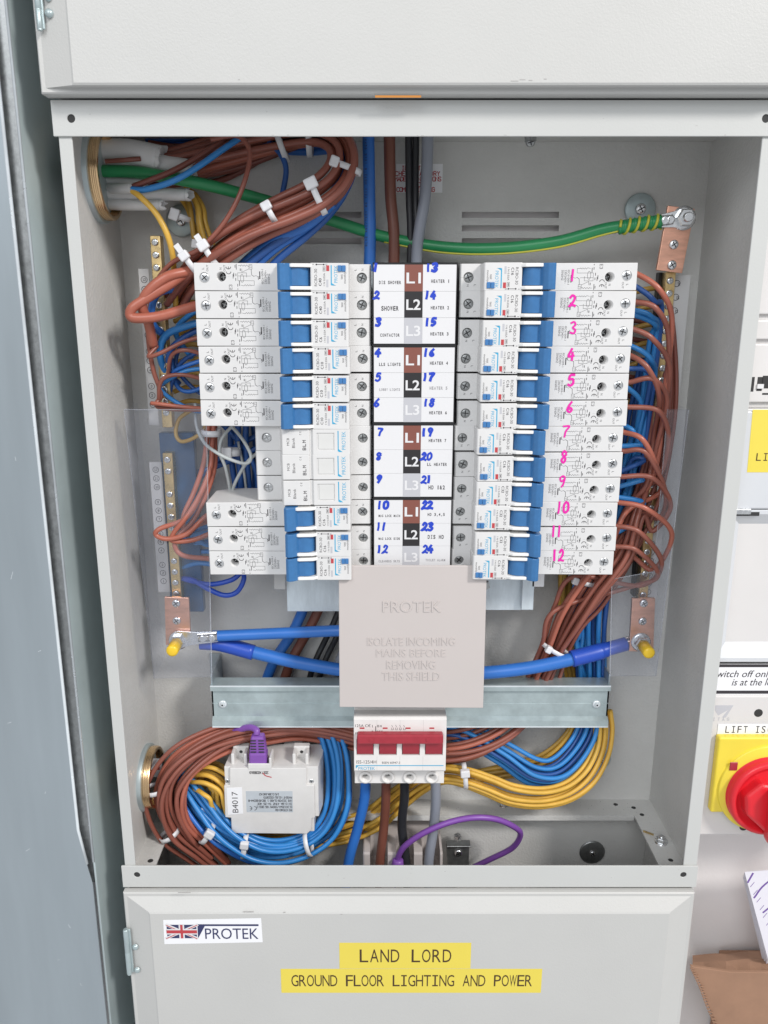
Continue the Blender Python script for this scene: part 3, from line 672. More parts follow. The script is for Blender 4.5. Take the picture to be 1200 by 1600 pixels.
    vt(m, 'I N 0.03A', 87.6, -5.6, 2.4, 1.2, y, True); frame(m, 86.2, 87.7, 3.6, 6.4, .18, y); line(m, [(86.9, 4.2), (86.9, 5.8)], .5, y)
    vt(m, 'test', 99.0, -1.4, 1.7, 1.3, y, True); vt(m, 'monthly', 101.0, -4.0, 3.3, 1.4, y, True)
    vt(m, 'L', 107.4, 4.6, 5.7, 1.4, 16.4, True); vt(m, 'N', 112.2, 4.6, 5.9, 1.4, 16.4, True)
    m.build('printed_text', 'ink', t)
    m = MB(); rbox(m, 88.3, 89.7, -6.4, -1.6, 0, .03)
    for k in range(4): pass
    m.build('printed_patch', 'l3', t)
    m = MB(); rbox(m, 88.4, 90.3, 3.7, 7.2, 0, .12); m.build('indicator_flag', 'red_f', t)
    m = MB(); rbox(m, 91.2, 91.95, -5.0, 7.3, 0, .03); m.prism([(91.95, -5.3), (91.95, -3.8), (94.4, -5.3)], -.03, 0, 'y')
    line(m, [(91.4, -5.2), (94.6, -5.2)], .2, 0)
    vt(m, 'PROTEK', 95.6, -3.6, 7.2, 2.2, 0, True); m.build('printed_logo', 'cyan', t)
    m = MB(); line(m, [(101.5, 0), (104, 0)], .1, 16.4) if False else line(m, [(114.6, .1), (117, .1)], .15, 16.42)
    line(m, [(22, .2), (24, .2)], .08, 12); m.build('mould_line', 'scuff', t)
    return t
def rating(t, code):
    m = MB(); vt(m, 'RCBO-30', 82.4, -5.8, 5.0, 1.8, 0, True); vt(m, code, 85.2, -5.6, -5.6 + 1.55 * len(code), 1.8, 0, True); vt(m, code, 85.22, -5.5, -5.5 + 1.55 * len(code), 1.8, 0, True, lift=.05)
    return m
def make_blank():
    t = thing('blanking_module', 'x', 'blanking module', (0, 0, 0))
    m = MB(); m.prism([(35.6, 17.6), (36.4, 16.4), (53, 16.4), (56, .6), (56.6, 0), (74.6, 0), (75, .5), (75, 1.6), (77, 1.6), (77, .5), (77.4, 0), (101.8, 0), (102.6, .6), (103, 16.4), (116, 16.4), (117, 17.6), (117, 58), (35.6, 58)], -8.75, 8.75, 'z', .3, 2)
    b = m.build('body', 'plastic', t)
    c = MB().lathe((43.6, 10, .2), (0, 1, 0), [(3.6, 0), (3.6, 11)], 22); c.lathe((111, 10, 0), (0, 1, 0), [(3.5, 0), (3.5, 11)], 22)
    c.box(80, 92, -1, .7, -5.6, 6.4); cut(b, c)
    m = MB(); screw(m, (43.6, 19.0, .2), 3.3, slot=.9, dep=.7); m.build('left_screw', ['steel', 'dsteel'], t)
    m = MB(); screw(m, (111, 18.8, 0), 3.3, slot=.4, dep=.7); m.build('right_screw', ['dsteel', 'black'], t)
    m = MB(); m.box(81, 91.2, .25, 1, -4.9, 5.8, .2); m.build('window_plate', 'plastic2', t)
    m = MB(); vt(m, 'MCB', 61.2, -2.4, 2.8, 1.7, 0, True); vt(m, 'Blank', 65.0, -4.0, 3.0, 1.9, 0, True); vt(m, 'CE', 69.4, 5, 7.4, 1.1, 0)
    m.build('printed_text', 'ink', t)
    m = MB(); vt(m, 'BLM', 72.4, -5.4, 1.2, 2.0, 0, w=.22, wide=.75); m.build('printed_code', 'ink', t)
    m = MB(); rbox(m, 94.2, 94.9, -6.4, 7.8, 0, .03); m.prism([(94.9, -6.8), (94.9, -4.8), (97.6, -6.8)], -.03, 0, 'y'); vt(m, 'PROTEK', 99.6, -5.2, 7.4, 2.6, 0, True); m.build('printed_logo', 'cyan', t)
    return t
LEFT = [('C40', 'DIS SHOWER'), ('C40', 'SHOWER'), ('C6', 'CONTACTOR'), ('C10', 'LLS LIGHTS'), ('C10', 'LOBBY LIGHTS'), ('C10', 'sixth'), None, None, None, ('C16', 'MAG LOCK MAIN'), ('C16', 'MAG LOCK SIDE'), ('C16', 'CLEANERS SKTS')]
ORD = ['first', 'second', 'third', 'fourth', 'fifth', 'sixth', 'seventh', 'eighth', 'ninth', 'tenth', 'eleventh', 'lowest']
RIGHT = [('C16', 'HEATER 1'), ('C16', 'HEATER 2'), ('C16', 'HEATER 3'), ('C16', 'HEATER 4'), ('C16', 'HEATER 5'), ('C16', 'HEATER 6'), ('C16', 'HEATER 7'), ('C16', 'LL HEATER'), ('C32', 'HD 1&2'), ('C32', 'HD 3,4,5'), ('C32', 'DIS HD'), ('C16', 'TOILET ALARM')]
Z0, PITCH = 25.3, 18.1
proto = make_rcbo(); bproto = make_blank(); used = [False, False]
rate_mesh = {}
rj = random.Random(11)
def place(src, k, loc, ry):
    o = src if not used[k] else copy_tree(src); used[k] = True
    o.location = Vector(loc) * MM; o.rotation_euler = (0, ry + R(rj.uniform(-.45, .45)), 0); return o
def add_rating(o, code):
    if code not in rate_mesh:
        m = rating(o, code); r = m.build('rating_text', 'ink', proto); rate_mesh[code] = r.data; WORG[r.name] = Vector((0, 0, 0)); r.parent = None; bpy.data.objects.remove(r)
    r = bpy.data.objects.new('rating_text', rate_mesh[code]); COL.objects.link(r); r.parent = o
breakers = {}
pend = []
for i in range(12):
    zc = Z0 - PITCH * i - 9.05
    jx = rj.uniform(-.5, .5); 
    if LEFT[i] is None:
        o = place(bproto, 1, (-122.8 + jx * .4, 13, zc), 0)
        tag(o, ('top blanking module marked MCB Blank in the gap of the left column', 'middle blanking module marked MCB Blank in the left column', 'lowest blanking module marked MCB Blank, right above the lower left breakers')[i - 6], None, 'blank modules in the left column')
    else:
        o = place(proto, 0, (-122.8 + jx, 13 + rj.uniform(-.1, .1), zc), 0); pend.append((o, LEFT[i][0]))
        nm = LEFT[i][1]
        tag(o, 'sixth breaker of the left column, just above the blank modules' if nm == 'sixth' else 'white breaker with blue lever left of the chart row %s' % nm, None, 'breakers in the left column')
    breakers['L', i] = o
for i in range(12):
    zc = Z0 - PITCH * i - 9.05
    o = place(proto, 0, (170.3 + rj.uniform(-.6, .6) - (.0 if i < 6 else .8), 13 + rj.uniform(-.1, .1), zc), math.pi); pend.append((o, RIGHT[i][0]))
    tag(o, 'white breaker with blue lever, %s down the right column, beside %s' % (ORD[i], RIGHT[i][1]), None, 'breakers in the right column'); breakers['R', i] = o
for o, c_ in pend: add_rating(o, c_)
SCP = {'output_screw': (6.8, 12.7, -.6), 'neutral_screw': (18.0, 21, .2), 'input_screw': (111, 18.8, 0), 'left_screw': (43.6, 19, .2), 'right_screw': (111, 18.8, 0)}
for o in breakers.values():
    for c_ in o.children:
        k_ = c_.name.split('.')[0]
        if k_ in SCP:
            v = Vector(SCP[k_]) * MM; c_.matrix_basis = Matrix.Translation(v) @ Matrix.Rotation(rj.uniform(0, 3.1), 4, 'Y') @ Matrix.Translation(-v)
# magenta handwritten numbers on the right breakers (each a mark on its breaker)
MKP = [(897, 430), (895, 470), (896, 512), (893, 554), (893, 594), (891, 636), (885, 674), (882, 714), (879, 753), (880, 793), (871, 830), (873, 868)]
HAND = {'0': [(.5, 1), (.1, .75), (.15, .2), (.5, 0), (.9, .3), (.85, .8), (.5, 1)], '1': [(.45, 1), (.5, .5), (.5, 0)], '2': [(.1, .75), (.4, 1), (.8, .8), (.6, .4), (.05, .02), (.5, .1), (1, 0)], '3': [(.1, .9), (.6, 1), (.85, .78), (.45, .52), (.9, .3), (.6, 0), (.05, .08)],
 '4': [(.55, 1), (.05, .35), (.95, .4)], '5': [(.9, 1), (.3, .95), (.2, .58), (.7, .6), (.85, .25), (.5, 0), (.1, .08)], '6': [(.75, 1), (.25, .6), (.15, .2), (.5, 0), (.85, .22), (.5, .45), (.2, .3)], '7': [(.05, .95), (.9, .97), (.5, .45), (.35, 0)],
 '8': [(.8, .85), (.4, 1), (.2, .75), (.75, .3), (.5, 0), (.15, .22), (.8, .75)], '9': [(.8, .75), (.4, .55), (.15, .8), (.5, 1), (.85, .85), (.7, .3), (.5, 0)]}
def hand(m, s, x, y, w, h, sw, d, lift, rn):
    """hand-drawn figures centred on picture point x, y"""
    n = len(s); k = 0
    for i, ch in enumerate(s):
        ox = x + (i - (n - 1) / 2) * w * 1.15 - w / 2
        strokes = [HAND[ch]] + ([[(.68, .65), (.62, -.05)]] if ch == '4' else [])
        ww = w if ch != '1' else w * .6
        for st_ in strokes:
            pts = [(ox + p[0] * ww + rn.uniform(-.5, .5) - (p[1] - .5) * -1.6, y + h * (.5 - p[1]) + rn.uniform(-.6, .6)) for p in st_]
            pstroke(m, pts, sw * rn.uniform(.85, 1.15), d, lift, k); k += 2
hr = random.Random(77)
for i in range(12):
    o = breakers['R', i]; m = MB()
    inv = (Matrix.Translation(o.location) @ o.rotation_euler.to_matrix().to_4x4()).inverted()
    hand(m, str(i + 1), MKP[i][0], MKP[i][1], 10 if i < 9 else 8, 17, 1.4, 24.2, 0, hr)
    bm = m.bm; me = bpy.data.meshes.new('handwritten_number')
    bmesh.ops.scale(bm, verts=bm.verts, vec=(MM, MM, MM)); bmesh.ops.transform(bm, matrix=inv, verts=bm.verts)
    yy = max(v.co.y for v in bm.verts)
    for v in bm.verts: v.co.y += (11.75 * MM - yy)
    bm.to_mesh(me); bm.free(); me.materials.append(M['mark_p'])
    h_ = bpy.data.objects.new('handwritten_number', me); COL.objects.link(h_); h_.parent = o
# ================================================================== circuit chart between the columns
DC = 27.0
ch = thing('circuit_chart', 'white and black circuit chart with L1 L2 L3 strip between the breaker columns', 'label holder', P(648, 889, DC))
cx0, cx1 = -4.6, 51.2; zt_ = P(648, 411.5, DC).z; PC = (zt_ - P(648, 889.5, DC).z) / 12
m = MB(); m.box(cx0, cx1 + .6, DC, DC + 30, zt_ - 12 * PC + .2, zt_ + .6, .3); m.build('holder', 'black', ch)
names_l = ['DIS SHOWER', 'SHOWER', 'CONTACTOR', 'LLS LIGHTS', 'LOBBY LIGHTS', '', '', '', '', 'MAG LOCK MAIN', 'MAG LOCK SIDE', 'CLEANERS SKTS']
sc0, sc1 = 16.6, 28.8     # coloured strip
for g in range(4):
    za = zt_ - g * 3 * PC - (1.4 if g else .8); zb_ = zt_ - (g + 1) * 3 * PC + (1.1 if g < 3 else .9)
    hh = (za - zb_) / 3
    for k in range(3):
        i = g * 3 + k; z1 = za - k * hh; z0 = z1 - hh + .12
        m = MB(); m.box(cx0 + .8, sc0 - .05, DC - .7, DC + .2, z0, z1); m.box(sc1 + .05, cx1 - .2, DC - .7, DC + .2, z0, z1)
        c_ = m.build('chart_row', 'white' if (g + k) % 1 == 0 else 'label_w', ch)
        m = MB(); m.box(sc0, sc1, DC - .75, DC + .2, z0 - .1, z1); m.m(1)
        font_text(m, 'L%d' % (k + 1), Vector(((sc0 + sc1) / 2, DC - .78, (z0 + z1) / 2 - 3.3)), EX, EZ, 6.7, 9.6, 'c', .02, bold=.018)
        m.build('phase_mark', [('l1', 'l2', 'l3')[k], 'white'], c_)
        m = MB(); yb = z0 + hh * .27
        tl = names_l[i]
        big = tl in ('SHOWER',); fa = i in (4, 9, 10, 11)
        if tl:
            h_ = 2.9 if big else (2.05 if not fa else 1.7)
            mono_text(m, tl, Vector((cx0 + 1 + (sc0 - cx0) * .5, DC - .76, yb)), EX, EZ, h_, (2.0 if big else 1.5 if not fa else 1.2), 'c', .55, bold=.03)
        tr_ = RIGHT[i][1]; h_ = 2.5 if i in (8, 10) else 1.8
        if i == 11: pass
        m.m(0 if i != 11 else 1)
        mono_text(m, tr_, Vector((sc1 + (cx1 - sc1) * .52, DC - .76, yb + .8)), EX, EZ, (h_ + .3) if i != 11 else 1.7, (1.58 if h_ < 2 else 2.0) if i != 11 else 1.2, 'c', .55, bold=.03)
        m.build('printed_text', [('inkf' if i in (4, 11) else 'ink'), 'inkf'], c_)
# blue felt-pen numbers
MY = [417, 460, 502, 551, 589, 629, 675, 713, 749, 789, 823, 858]
LXP = [588, 589, 591, 591, 591, 589, 594, 592, 592, 599, 597, 598]; RXP = [675, 673, 673, 671, 670, 671, 668, 667, 667, 668, 668, 669]
for i in range(12):
    for s_, px in ((str(i + 1), LXP[i]), (str(i + 13), RXP[i])):
        m = MB(); hand(m, s_, px, MY[i] + (1 if i < 3 else 0), 7.5, 11, 1.7, DC - .78, .02, hr); m.build('handwritten_number', 'mark_b', ch)
# ================================================================== mounting bracket behind the modules
br = thing('mounting_plate', 'spangled zinc mounting plate showing under the breaker columns', 'mounting plate', P(640, 955, 62))
dM = 64
for x0, x1, y1, dd in ((447, 531, 955, dM), (757, 833, 953, dM)):
    m = MB(); a = P(x0, 880, dd); b = P(x1, y1, dd); m.box(a.x, b.x, dd, dd + 1.5, b.z, Z0 - 60); m.build('zinc_plate', 'galv_plate', br)
for x0, x1, y1, mt in ((427, 446, 921, 'strip'), (833, 850, 917, 'label_w'), (818, 833, 953, 'galv_plate')):
    m = MB(); a = P(x0, 880, 58); b = P(x1, y1, 58); m.box(a.x, b.x, 58, 62, b.z, a.z + 20, .3); m.build('side_rail', mt, br)
m = MB(); m.box(-60, 110, 73, 76, Z0 - 210, Z0 - 4); m.build('busbar_tray', 'galv_plate', br)
# ================================================================== shield
sh = thing('terminal_shield', 'beige plastic shield embossed ISOLATE INCOMING MAINS BEFORE REMOVING THIS SHIELD', 'cover', P(643, 1106, 20))
dS = 17
a = P(530, 888, dS); b = P(757, 1106, dS); 
m = MB(); m.prism([(P(x, y, dS).x, P(x, y, dS).z) for x, y in ((529, 884), (761, 884), (755, 1106.5), (530.5, 1105))], dS, dS + 2.2, 'y', .5, 2)
m.box(a.x + 1, a.x + 3, dS + 2, dS + 40, b.z + 1, a.z); m.box(b.x - 4, b.x - 2, dS + 2, dS + 40, b.z + 1, a.z); m.build('cover', 'beige', sh)
m = MB()
def emb(s, x0, yb, x1, yc):
    O = P(x0, yb, dS); W = P(x1, yb, dS).x - O.x; h = P(x0, yc, dS).z - O.z
    font_text(m, s, O, EX, EZ, h, W, 'l', 0, ext=.05)
emb('PROTEK', 598, 956, 689, 939)
emb('ISOLATE INCOMING', 574, 1008.5, 711, 996); emb('MAINS BEFORE', 588, 1026, 696, 1014); emb('REMOVING', 604, 1045, 680, 1032); emb('THIS SHIELD', 597, 1063, 687, 1050)
m.build('embossed_text', 'beige', sh)
m = MB(); q = [P(757, 912, dS + 2), P(762, 905, dS + 8), P(764, 914, dS + 8), P(757, 924, dS + 2)]; m.prism([(p.x, p.z) for p in q], dS + 2, dS + 6, 'y'); m.build('clip', 'dsteel', sh)
# ================================================================== main switch
dW = 25
sw = thing('main_switch', 'ivory four pole main switch with dark red lever bar under the beige shield', 'main switch', P(625, 1228, 60))
xa, xb = P(553, 1170, dW).x, P(697, 1170, dW).x; zl = lambda y, d=dW: P(600, y, d).z
m = MB(); m.prism([(0, 0), (39, zl(1085, 39)), (39, zl(1109, 39)), (dW + 1.6, zl(1121)), (dW, zl(1124)), (dW, zl(1204)), (dW + 1, zl(1206)), (dW + 12, zl(1207)), (dW + 12, zl(1224, dW + 12)), (75, zl(1224, dW + 12)), (75, zl(1085))][1:], xa, xb, 'x', .4, 2)
bd = m.build('body', 'switch', sw)
c = MB(); xs = [P(px, 1214, dW + 12).x for px in (571, 606, 640, 675)]
zt2 = P(600, 1214, dW + 12).z
for x in xs: c.lathe((x, dW + 5, zt2), (0, 1, 0), [(3.0, 0), (3.0, 17)], 22)
c.box(xa - 1, xb + 1, 0, dW - .0001, zl(1230), zl(1230) + .1)
for k in range(4):
    x = [P(px, 1170, dW).x for px in (557, 592, 628, 664)][k]; x2 = [P(px, 1170, dW).x for px in (584, 620, 656, 692)][k]
    c.box(x, x2, dW - 3, dW + 7, zl(1180), zl(1155))
cut(bd, c)
m = MB()
for x in xs: m.lathe((x, dW + 11.9, zt2), (0, -1, 0), [(5.2, 0), (5.2, 1.2), (4.2, 1.4), (3.1, 1.2), (3.0, -2)], 26, cap=False)
m.build('terminal_collar', 'switch', sw)
for x in xs: m = MB(); screw(m, (x, dW + 17, zt2 + .3), 2.8, slot=.5, dep=.7); m.build('terminal_screw', ['dsteel', 'black'], sw)
m = MB(); z1, z0 = zl(1149, dW - 7.5), zl(1163.5, dW - 7.5)
m.box(P(556, 1160, dW - 6).x + 1, P(694, 1160, dW - 6).x - .8, dW - 7.5, dW - .5, z0, z1, 1.3, 3)
for k in range(4):
    x = P((557, 592, 628, 664)[k], 1170, dW).x; x2 = P((584, 620, 656, 692)[k], 1170, dW).x
    m.prism([(dW - 4, z0 + 2), (dW + .4, zl(1178.5)), (dW + 6, zl(1178.5)), (dW + 6, z0 + 4)], x + .4, x2 - .4, 'x', .2)
lv = m.build('lever_bar', 'red_p', sw)
m = MB()
for px in (580, 669): a_ = P(px, 1153, dW - 7.5); m.box(a_.x - 1.6, a_.x + 1.6, dW - 7.9, dW - 7.45, a_.z - 3.0, a_.z - .2, .15)
m.build('lever_notch', 'red_p', lv)
m = MB(); dd = dW - .02
ptext(m, '125A C€', 555, 1136, 579, 1131.5, dd, True); ptext(m, 'ISOLATOR', 555, 1147, 576, 1144.5, dd, w=.17)
pstroke(m, [(587, 1135), (587, 1144)], .5, dd); ptext(m, '1 ON', 581, 1136, 596, 1133, dd, w=.2); ptext(m, '0 OFF', 581, 1145, 598, 1142, dd, w=.2)
ptext(m, 'ISS-125/4H', 557, 1193, 588, 1188, dd, True); ptext(m, 'BSEN 60947-3', 597, 1193.3, 625, 1190, dd, True)
for k in range(4):
    x = 612 + k * 6.2; pstroke(m, [(x, 1133), (x + 1.5, 1136)], .25, dd); pstroke(m, [(x, 1137), (x, 1140), (x + 2.5, 1140), (x + 2.5, 1137)], .25, dd); pstroke(m, [(x + .5, 1143), (x + 2, 1145)], .3, dd)
m.build('printed_text', 'ink', sw)
m = MB()
for px in (562, 598, 634, 671): prect(m, px, 1136.6, px + 7.5, 1138.8, dd, .02, .1)
m.build('indicator_flag', 'red_f', sw)
m = MB(); prect(m, 556, 1195.6, 693, 1196.8, dd, .02, .05); ppoly(m, [(556, 1196.8), (560, 1196.8), (556, 1201)], dd, .02, .05); ptext(m, 'PROTEK', 560, 1203, 586, 1198.3, dd, True); m.build('printed_logo', 'cyan', sw)
m = MB()
for k in (1, 2, 3): x = xa + (xb - xa) * k / 4; m.box(x - .06, x + .06, dW - .04, dW + .1, zl(1204), zl(1182)); m.box(x - .06, x + .06, dW - .04, dW + .1, zl(1147), zl(1125))
m.build('pole_joint', 'scuff', sw)
# ================================================================== DIN bracket across the enclosure
dR = 62
dn = thing('rail_bracket', 'wide galvanised channel bracket crossing the enclosure behind the main switch', 'bracket', P(640, 1135, dR))
x0, x1 = P(331, 1100, dR).x, P(951, 1100, dR).x; z1, z0 = P(600, 1069, dR).z, P(600, 1134, dR).z; H = z1 - z0
m = MB(); sec = [(dR + 12, z1), (dR - 2.6, z1), (dR - 2.6, z1 - H * .13), (dR + 1, z1 - H * .18), (dR + 1, z1 - H * .46), (dR + 1.4, z1 - H * .47), (dR + 1, z1 - H * .48), (dR + 1, z1 - H * .78), (dR - 2.2, z1 - H * .85), (dR - 2.9, z0), (dR + 12, z0), (dR + 12, z0 + .8), (dR - .8, z0 + .8), (dR - .2, z0 + H * .17), (dR + 2, z0 + H * .21), (dR + 2, z1 - H * .18), (dR - .4, z1 - H * .12), (dR - .4, z1 - .8), (dR + 12, z1 - .8)]
m.prism(sec, x0, x1, 'x'); m.build('channel', 'galv', dn)
m = MB(); m.box(x0, x1, dR - 2.68, dR - 2.6, z1 - 1.2, z1);  m.box(x0, x1, dR - 3.0, dR - 2.9, z0 + .1, z0 + 1.1); m.build('edge_highlight', 'galv_bright', dn)  # thin pale strips, a painted highlight along the channel edges
for xx, s in ((x0, 1), (x1, -1)):
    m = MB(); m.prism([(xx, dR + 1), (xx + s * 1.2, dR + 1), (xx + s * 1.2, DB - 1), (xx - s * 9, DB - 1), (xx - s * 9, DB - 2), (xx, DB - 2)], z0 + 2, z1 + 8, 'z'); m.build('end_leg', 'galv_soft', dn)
for px, py in ((348, 1100), (932, 1100)):
    p = P(px, py, dR + .9); m = MB(); m.lathe(p, (0, -1, 0), [(3.3, 0), (3.3, .8), (2.4, 1.1)], 20); m.lathe(p, (0, -1, 0), [(2.3, 1.1), (1.3, 2.4), (1.1, 2.4)], 6, smooth=False); m.m(1).disc(p + Vector((0, -2.45, 0)), .8, NY, 10)
    m.build('rivet_nut', ['galv_bright', 'black'], dn)
# ================================================================== meter module
dT = 45
mt = thing('current_meter', 'pale grey current metering module mounted upside down with label B4017', 'meter', P(428, 1303, 60))
gx = lambda px, py: P(px, py, dT)
zt3 = gx(400, 1200).z; zb3 = gx(400, 1303).z
xA, xB = gx(351, 1230).x, gx(497, 1230).x
m = MB(); m.prism([(xA + 2, DB - 3), (xA + 1, dT + 20), (xA, dT + 3), (xA, dT + 2), (xB, dT + 2), (xB + 2.5, dT + 20), (xB + 4, DB - 3)], gx(400, 1278).z, zt3, 'z', .8, 2)
m.box(xA + 4, xB - 4, dT + 2.2, DB - 4, zb3 + .6, gx(400, 1279).z, .8, 2)
bd = m.build('housing', 'meter', mt)
c = MB()
for x, r in ((-84, 10), (-50, 12)): pass
yT = lambda py: PZp(430, py, zt3).y
for px, w_ in ((430, 13), (492, 11)):
    q = PZp(px, 1160, zt3); c.box(q.x - w_, q.x + w_ * .6, yT(1163), DB + 5, zt3 - 25, zt3 + 3)
cut(bd, c)
m = MB(); pts = [(359, 1200), (479, 1200), (479, 1227), (491, 1227), (492, 1278), (487, 1279), (486, 1297), (480, 1303), (362, 1302), (361, 1278), (352, 1277), (350, 1228), (359, 1227)]
m.prism([(gx(x, y).x, gx(x, y).z) for x, y in pts], dT, dT + 2.5, 'y', .5, 2); m.build('lid', 'meter', mt)
for px in (378, 472):
    m = MB(); q = PZp(px, 1180, zt3)
    m.box(q.x - 6.5, q.x - 3.8, dT + 6, dT + 22, zt3 - 1, zt3 + 9, .8, 2); m.box(q.x + 3.8, q.x + 6.5, dT + 6, dT + 22, zt3 - 1, zt3 + 9, .8, 2)
    m.box(q.x - 6.5, q.x + 6.5, dT + 16, dT + 22, zt3 - 1, zt3 + 10, .8, 2); m.build('mounting_lug', 'meter', mt)
m = MB()
for px in (378, 472):
    q = PZp(px, 1180, zt3); m.lathe((q.x, dT + 15.9, zt3 + 5), (0, -1, 0), [(1.4, 0), (.05, .02)], 12)
m.build('lug_hole', 'hole', mt)
m = MB()
for px, py in ((355, 1223), (486, 1223)): screw(m, gx(px, py) + Vector((0, 2.2, 0)), 2.2, slot=.4, dep=.5)
m.build('corner_screw', ['steel', 'black'], mt)
m = MB(); q = gx(405, 1197); m.box(q.x - 9, q.x + 9, dT - .5, dT + 1, zt3 - 1, zt3 + 4, .5); m.box(q.x + 8, q.x + 10, dT - .5, dT + 14, zt3 - 1, zt3 + 9, .5); m.build('socket_wall', 'meter', mt)
st = MB(); prect(st, 384, 1236, 458, 1269, dT - .02, .0, .1); so = st.build('rating_plate', 'label_s', mt)
m = MB(); d_ = dT - .14
def utext(m, s, x0, yt, x1, yb, d, w=.2):   # upside-down print: starts at the right, base line above
    O = P(x1, yt, d); W = O.x - P(x0, yt, d).x; h = O.z - P(x1, yb, d).z
    stroke_text(m, s, O, -EX, -EZ, h, (W - h * .62) / (len(s) - 1), w, 'l', .62, .04)
for s_, xa_, xb_, y_ in (('1/5 0.384.640 K2', 405, 436, 1239.6), ('PATENT NO.EU 0523873', 412, 456, 1244.6), ('NMI 212/09 CLASS 1 IEC/EN60044-8', 388, 456, 1249.6), ('IN=0.8A 47HZ TA-25+40C', 402, 456, 1254.6), ('0.3(125A)/333MV 65 DEG C', 401, 456, 1259.4), ('RI-CT040-6W', 430, 456, 1264.2)):
    utext(m, s_, xa_, y_, xb_, y_ + 2.9, d_)
for cx_, e in ((397.5, 0), (390.5, 1)):
    c_ = P(cx_, 1263, d_); rr = 1.7
    arc = [(c_.x + rr * math.cos(R(a)) , c_.z + rr * math.sin(R(a))) for a in range(-90, 91, 20)]
    m.ribbon(arc, .45, Vector((0, d_, 0)), EX, EZ, NY, .03)
    if e: m.ribbon([(c_.x + .2, c_.z), (c_.x + rr, c_.z)], .4, Vector((0, d_, 0)), EX, EZ, NY, .04)
m.build('printed_text', 'ink', so)
m = MB(); utext(m, '2017 X00569.G', 390, 1205.5, 419, 1209, d_); m.build('printed_text', 'ink', mt)
m = MB(); pstroke(m, [(411, 1208), (415, 1212), (424, 1214.5)], .8, d_); m.build('printed_swoosh', 'red_f', mt)
st = MB(); st.prism([(gx(x, y).x, gx(x, y).z) for x, y in ((354, 1231), (378, 1230), (380, 1271), (356, 1273))], dT - .16, dT - .04, 'y', .03); so = st.build('name_label', 'label_w', mt)
m = MB(); O = P(372.5, 1269.5, dT - .2); h = P(372.5, 1, dT).x - P(363.5, 1, dT).x
z_a = P(370, 1269.5, dT).z; z_b = P(370, 1237, dT).z
font_text(m, 'B4017', Vector((O.x, dT - .2, z_a)), EZ, -EX, (P(372.5, 1250, dT).x - P(363.5, 1250, dT).x), z_b - z_a, 'l', .02); m.build('printed_text', 'ink', so)
# ================================================================== brass gland bushes in the left wall
def bush(py, d, r, label):
    zc = P(593, py, d).z; c = Vector((XL + 1.5, d, zc))
    t = thing('brass_bush', label, 'cable bush', c)
    m = MB(); m.lathe(c, (1, 0, 0), [(r + 3.2, 0), (r + 3.2, 3), (r + 2.4, 3.4), (r + .6, 3.4)], 56); m.build('lock_ring', 'bush', t)
    m = MB(); m.lathe(c, (1, 0, 0), [(r + .8, 1), (r + .8, 9), (r + .2, 9.6), (r - 1.6, 9.6), (r - 2.4, 8.6), (r - 2.8, -14)], 56, cap=False)
    for k in range(4): m.lathe(c, (1, 0, 0), [(r + .8, 4.2 + k * 1.2), (r + 1.15, 4.7 + k * 1.2), (r + .8, 5.2 + k * 1.2)], 56, cap=False)
    m.build('sleeve', 'brass_ring', t)
    m = MB(); m.lathe(c + Vector((.3, 0, 0)), (1, 0, 0), [(r - 2.7, 0), (.05, .05)], 40); m.build('opening', 'hole', t); return c
b1 = bush(276, 62, 27.5, 'brass cable bush in the left wall at the top with cables coming through')
b2 = bush(1214, 62, 24, 'brass cable bush in the left wall at the bottom behind brown wires')
m = MB(); q = P(236, 1196, 62); m.box(q.x - 4, q.x + 9, q.y, q.y + 1, q.z - 11, q.z + 6, .3)
m.m(1).box(q.x - 2, q.x + 3, q.y - .1, q.y, q.z - 7, q.z - 4); m.m(1).box(q.x + 4, q.x + 7, q.y - .1, q.y, q.z - 4, q.z - 1); m.build('cable_tag', ['label_w', 'red_f'], label='white tag with red print inside the lower brass bush', cat='tag', loc=q)
# ================================================================== terminal bars
def bar(label, k, y0, y1, d, w, n0, pitch, base=None, skip=()):
    """vertical brass bar; picture rows y0..y1"""
    a = P(k[0], y0, d); b = P(k[1], y1, d); x = (a.x + b.x) / 2
    t = thing('terminal_bar', label, 'terminal bar', (x, d + 8, b.z))
    m = MB().box(x - w / 2, x + w / 2, d, d + 8, b.z, a.z, .4); m.build('bar', 'brass', t)
    z = a.z - n0; i = 0
    while z > b.z + 3:
        if i not in skip:
            m = MB(); screw(m, (x - .3, d - .6, z), 2.5, slot=rj.uniform(0, 1.5), dep=.7); m.build('clamp_screw', ['steel', 'dsteel'], t)
        z -= pitch; i += 1
    if base:
        m = MB().box(x - w / 2 - base[0], x + w / 2 + base[1], d + 8, d + 16, b.z - base[2], a.z + base[3], .5); m.build('bar_base', base[4], t)
    return x, a.z, b.z
DTB = 68
barA = bar('upper brass terminal bar behind the left breakers outputs', (241, 263), 368, 668, DTB, 7.6, 4.5, 8.6, (1, 6, 0, 0, 'clearp') if 0 else None)
barB = bar('lower left brass neutral bar on a blue base', (261, 277), 708, 936, DTB, 7.4, 5, 8.9, (4, 15, 14, 14, 'nblue'), skip=(2, 8))
barC = bar('right brass terminal bar behind the brown wires', (1047, 1006), 425, 938, DTB, 7.2, 6, 8.8, (2, 2, 0, 0, 'black'))
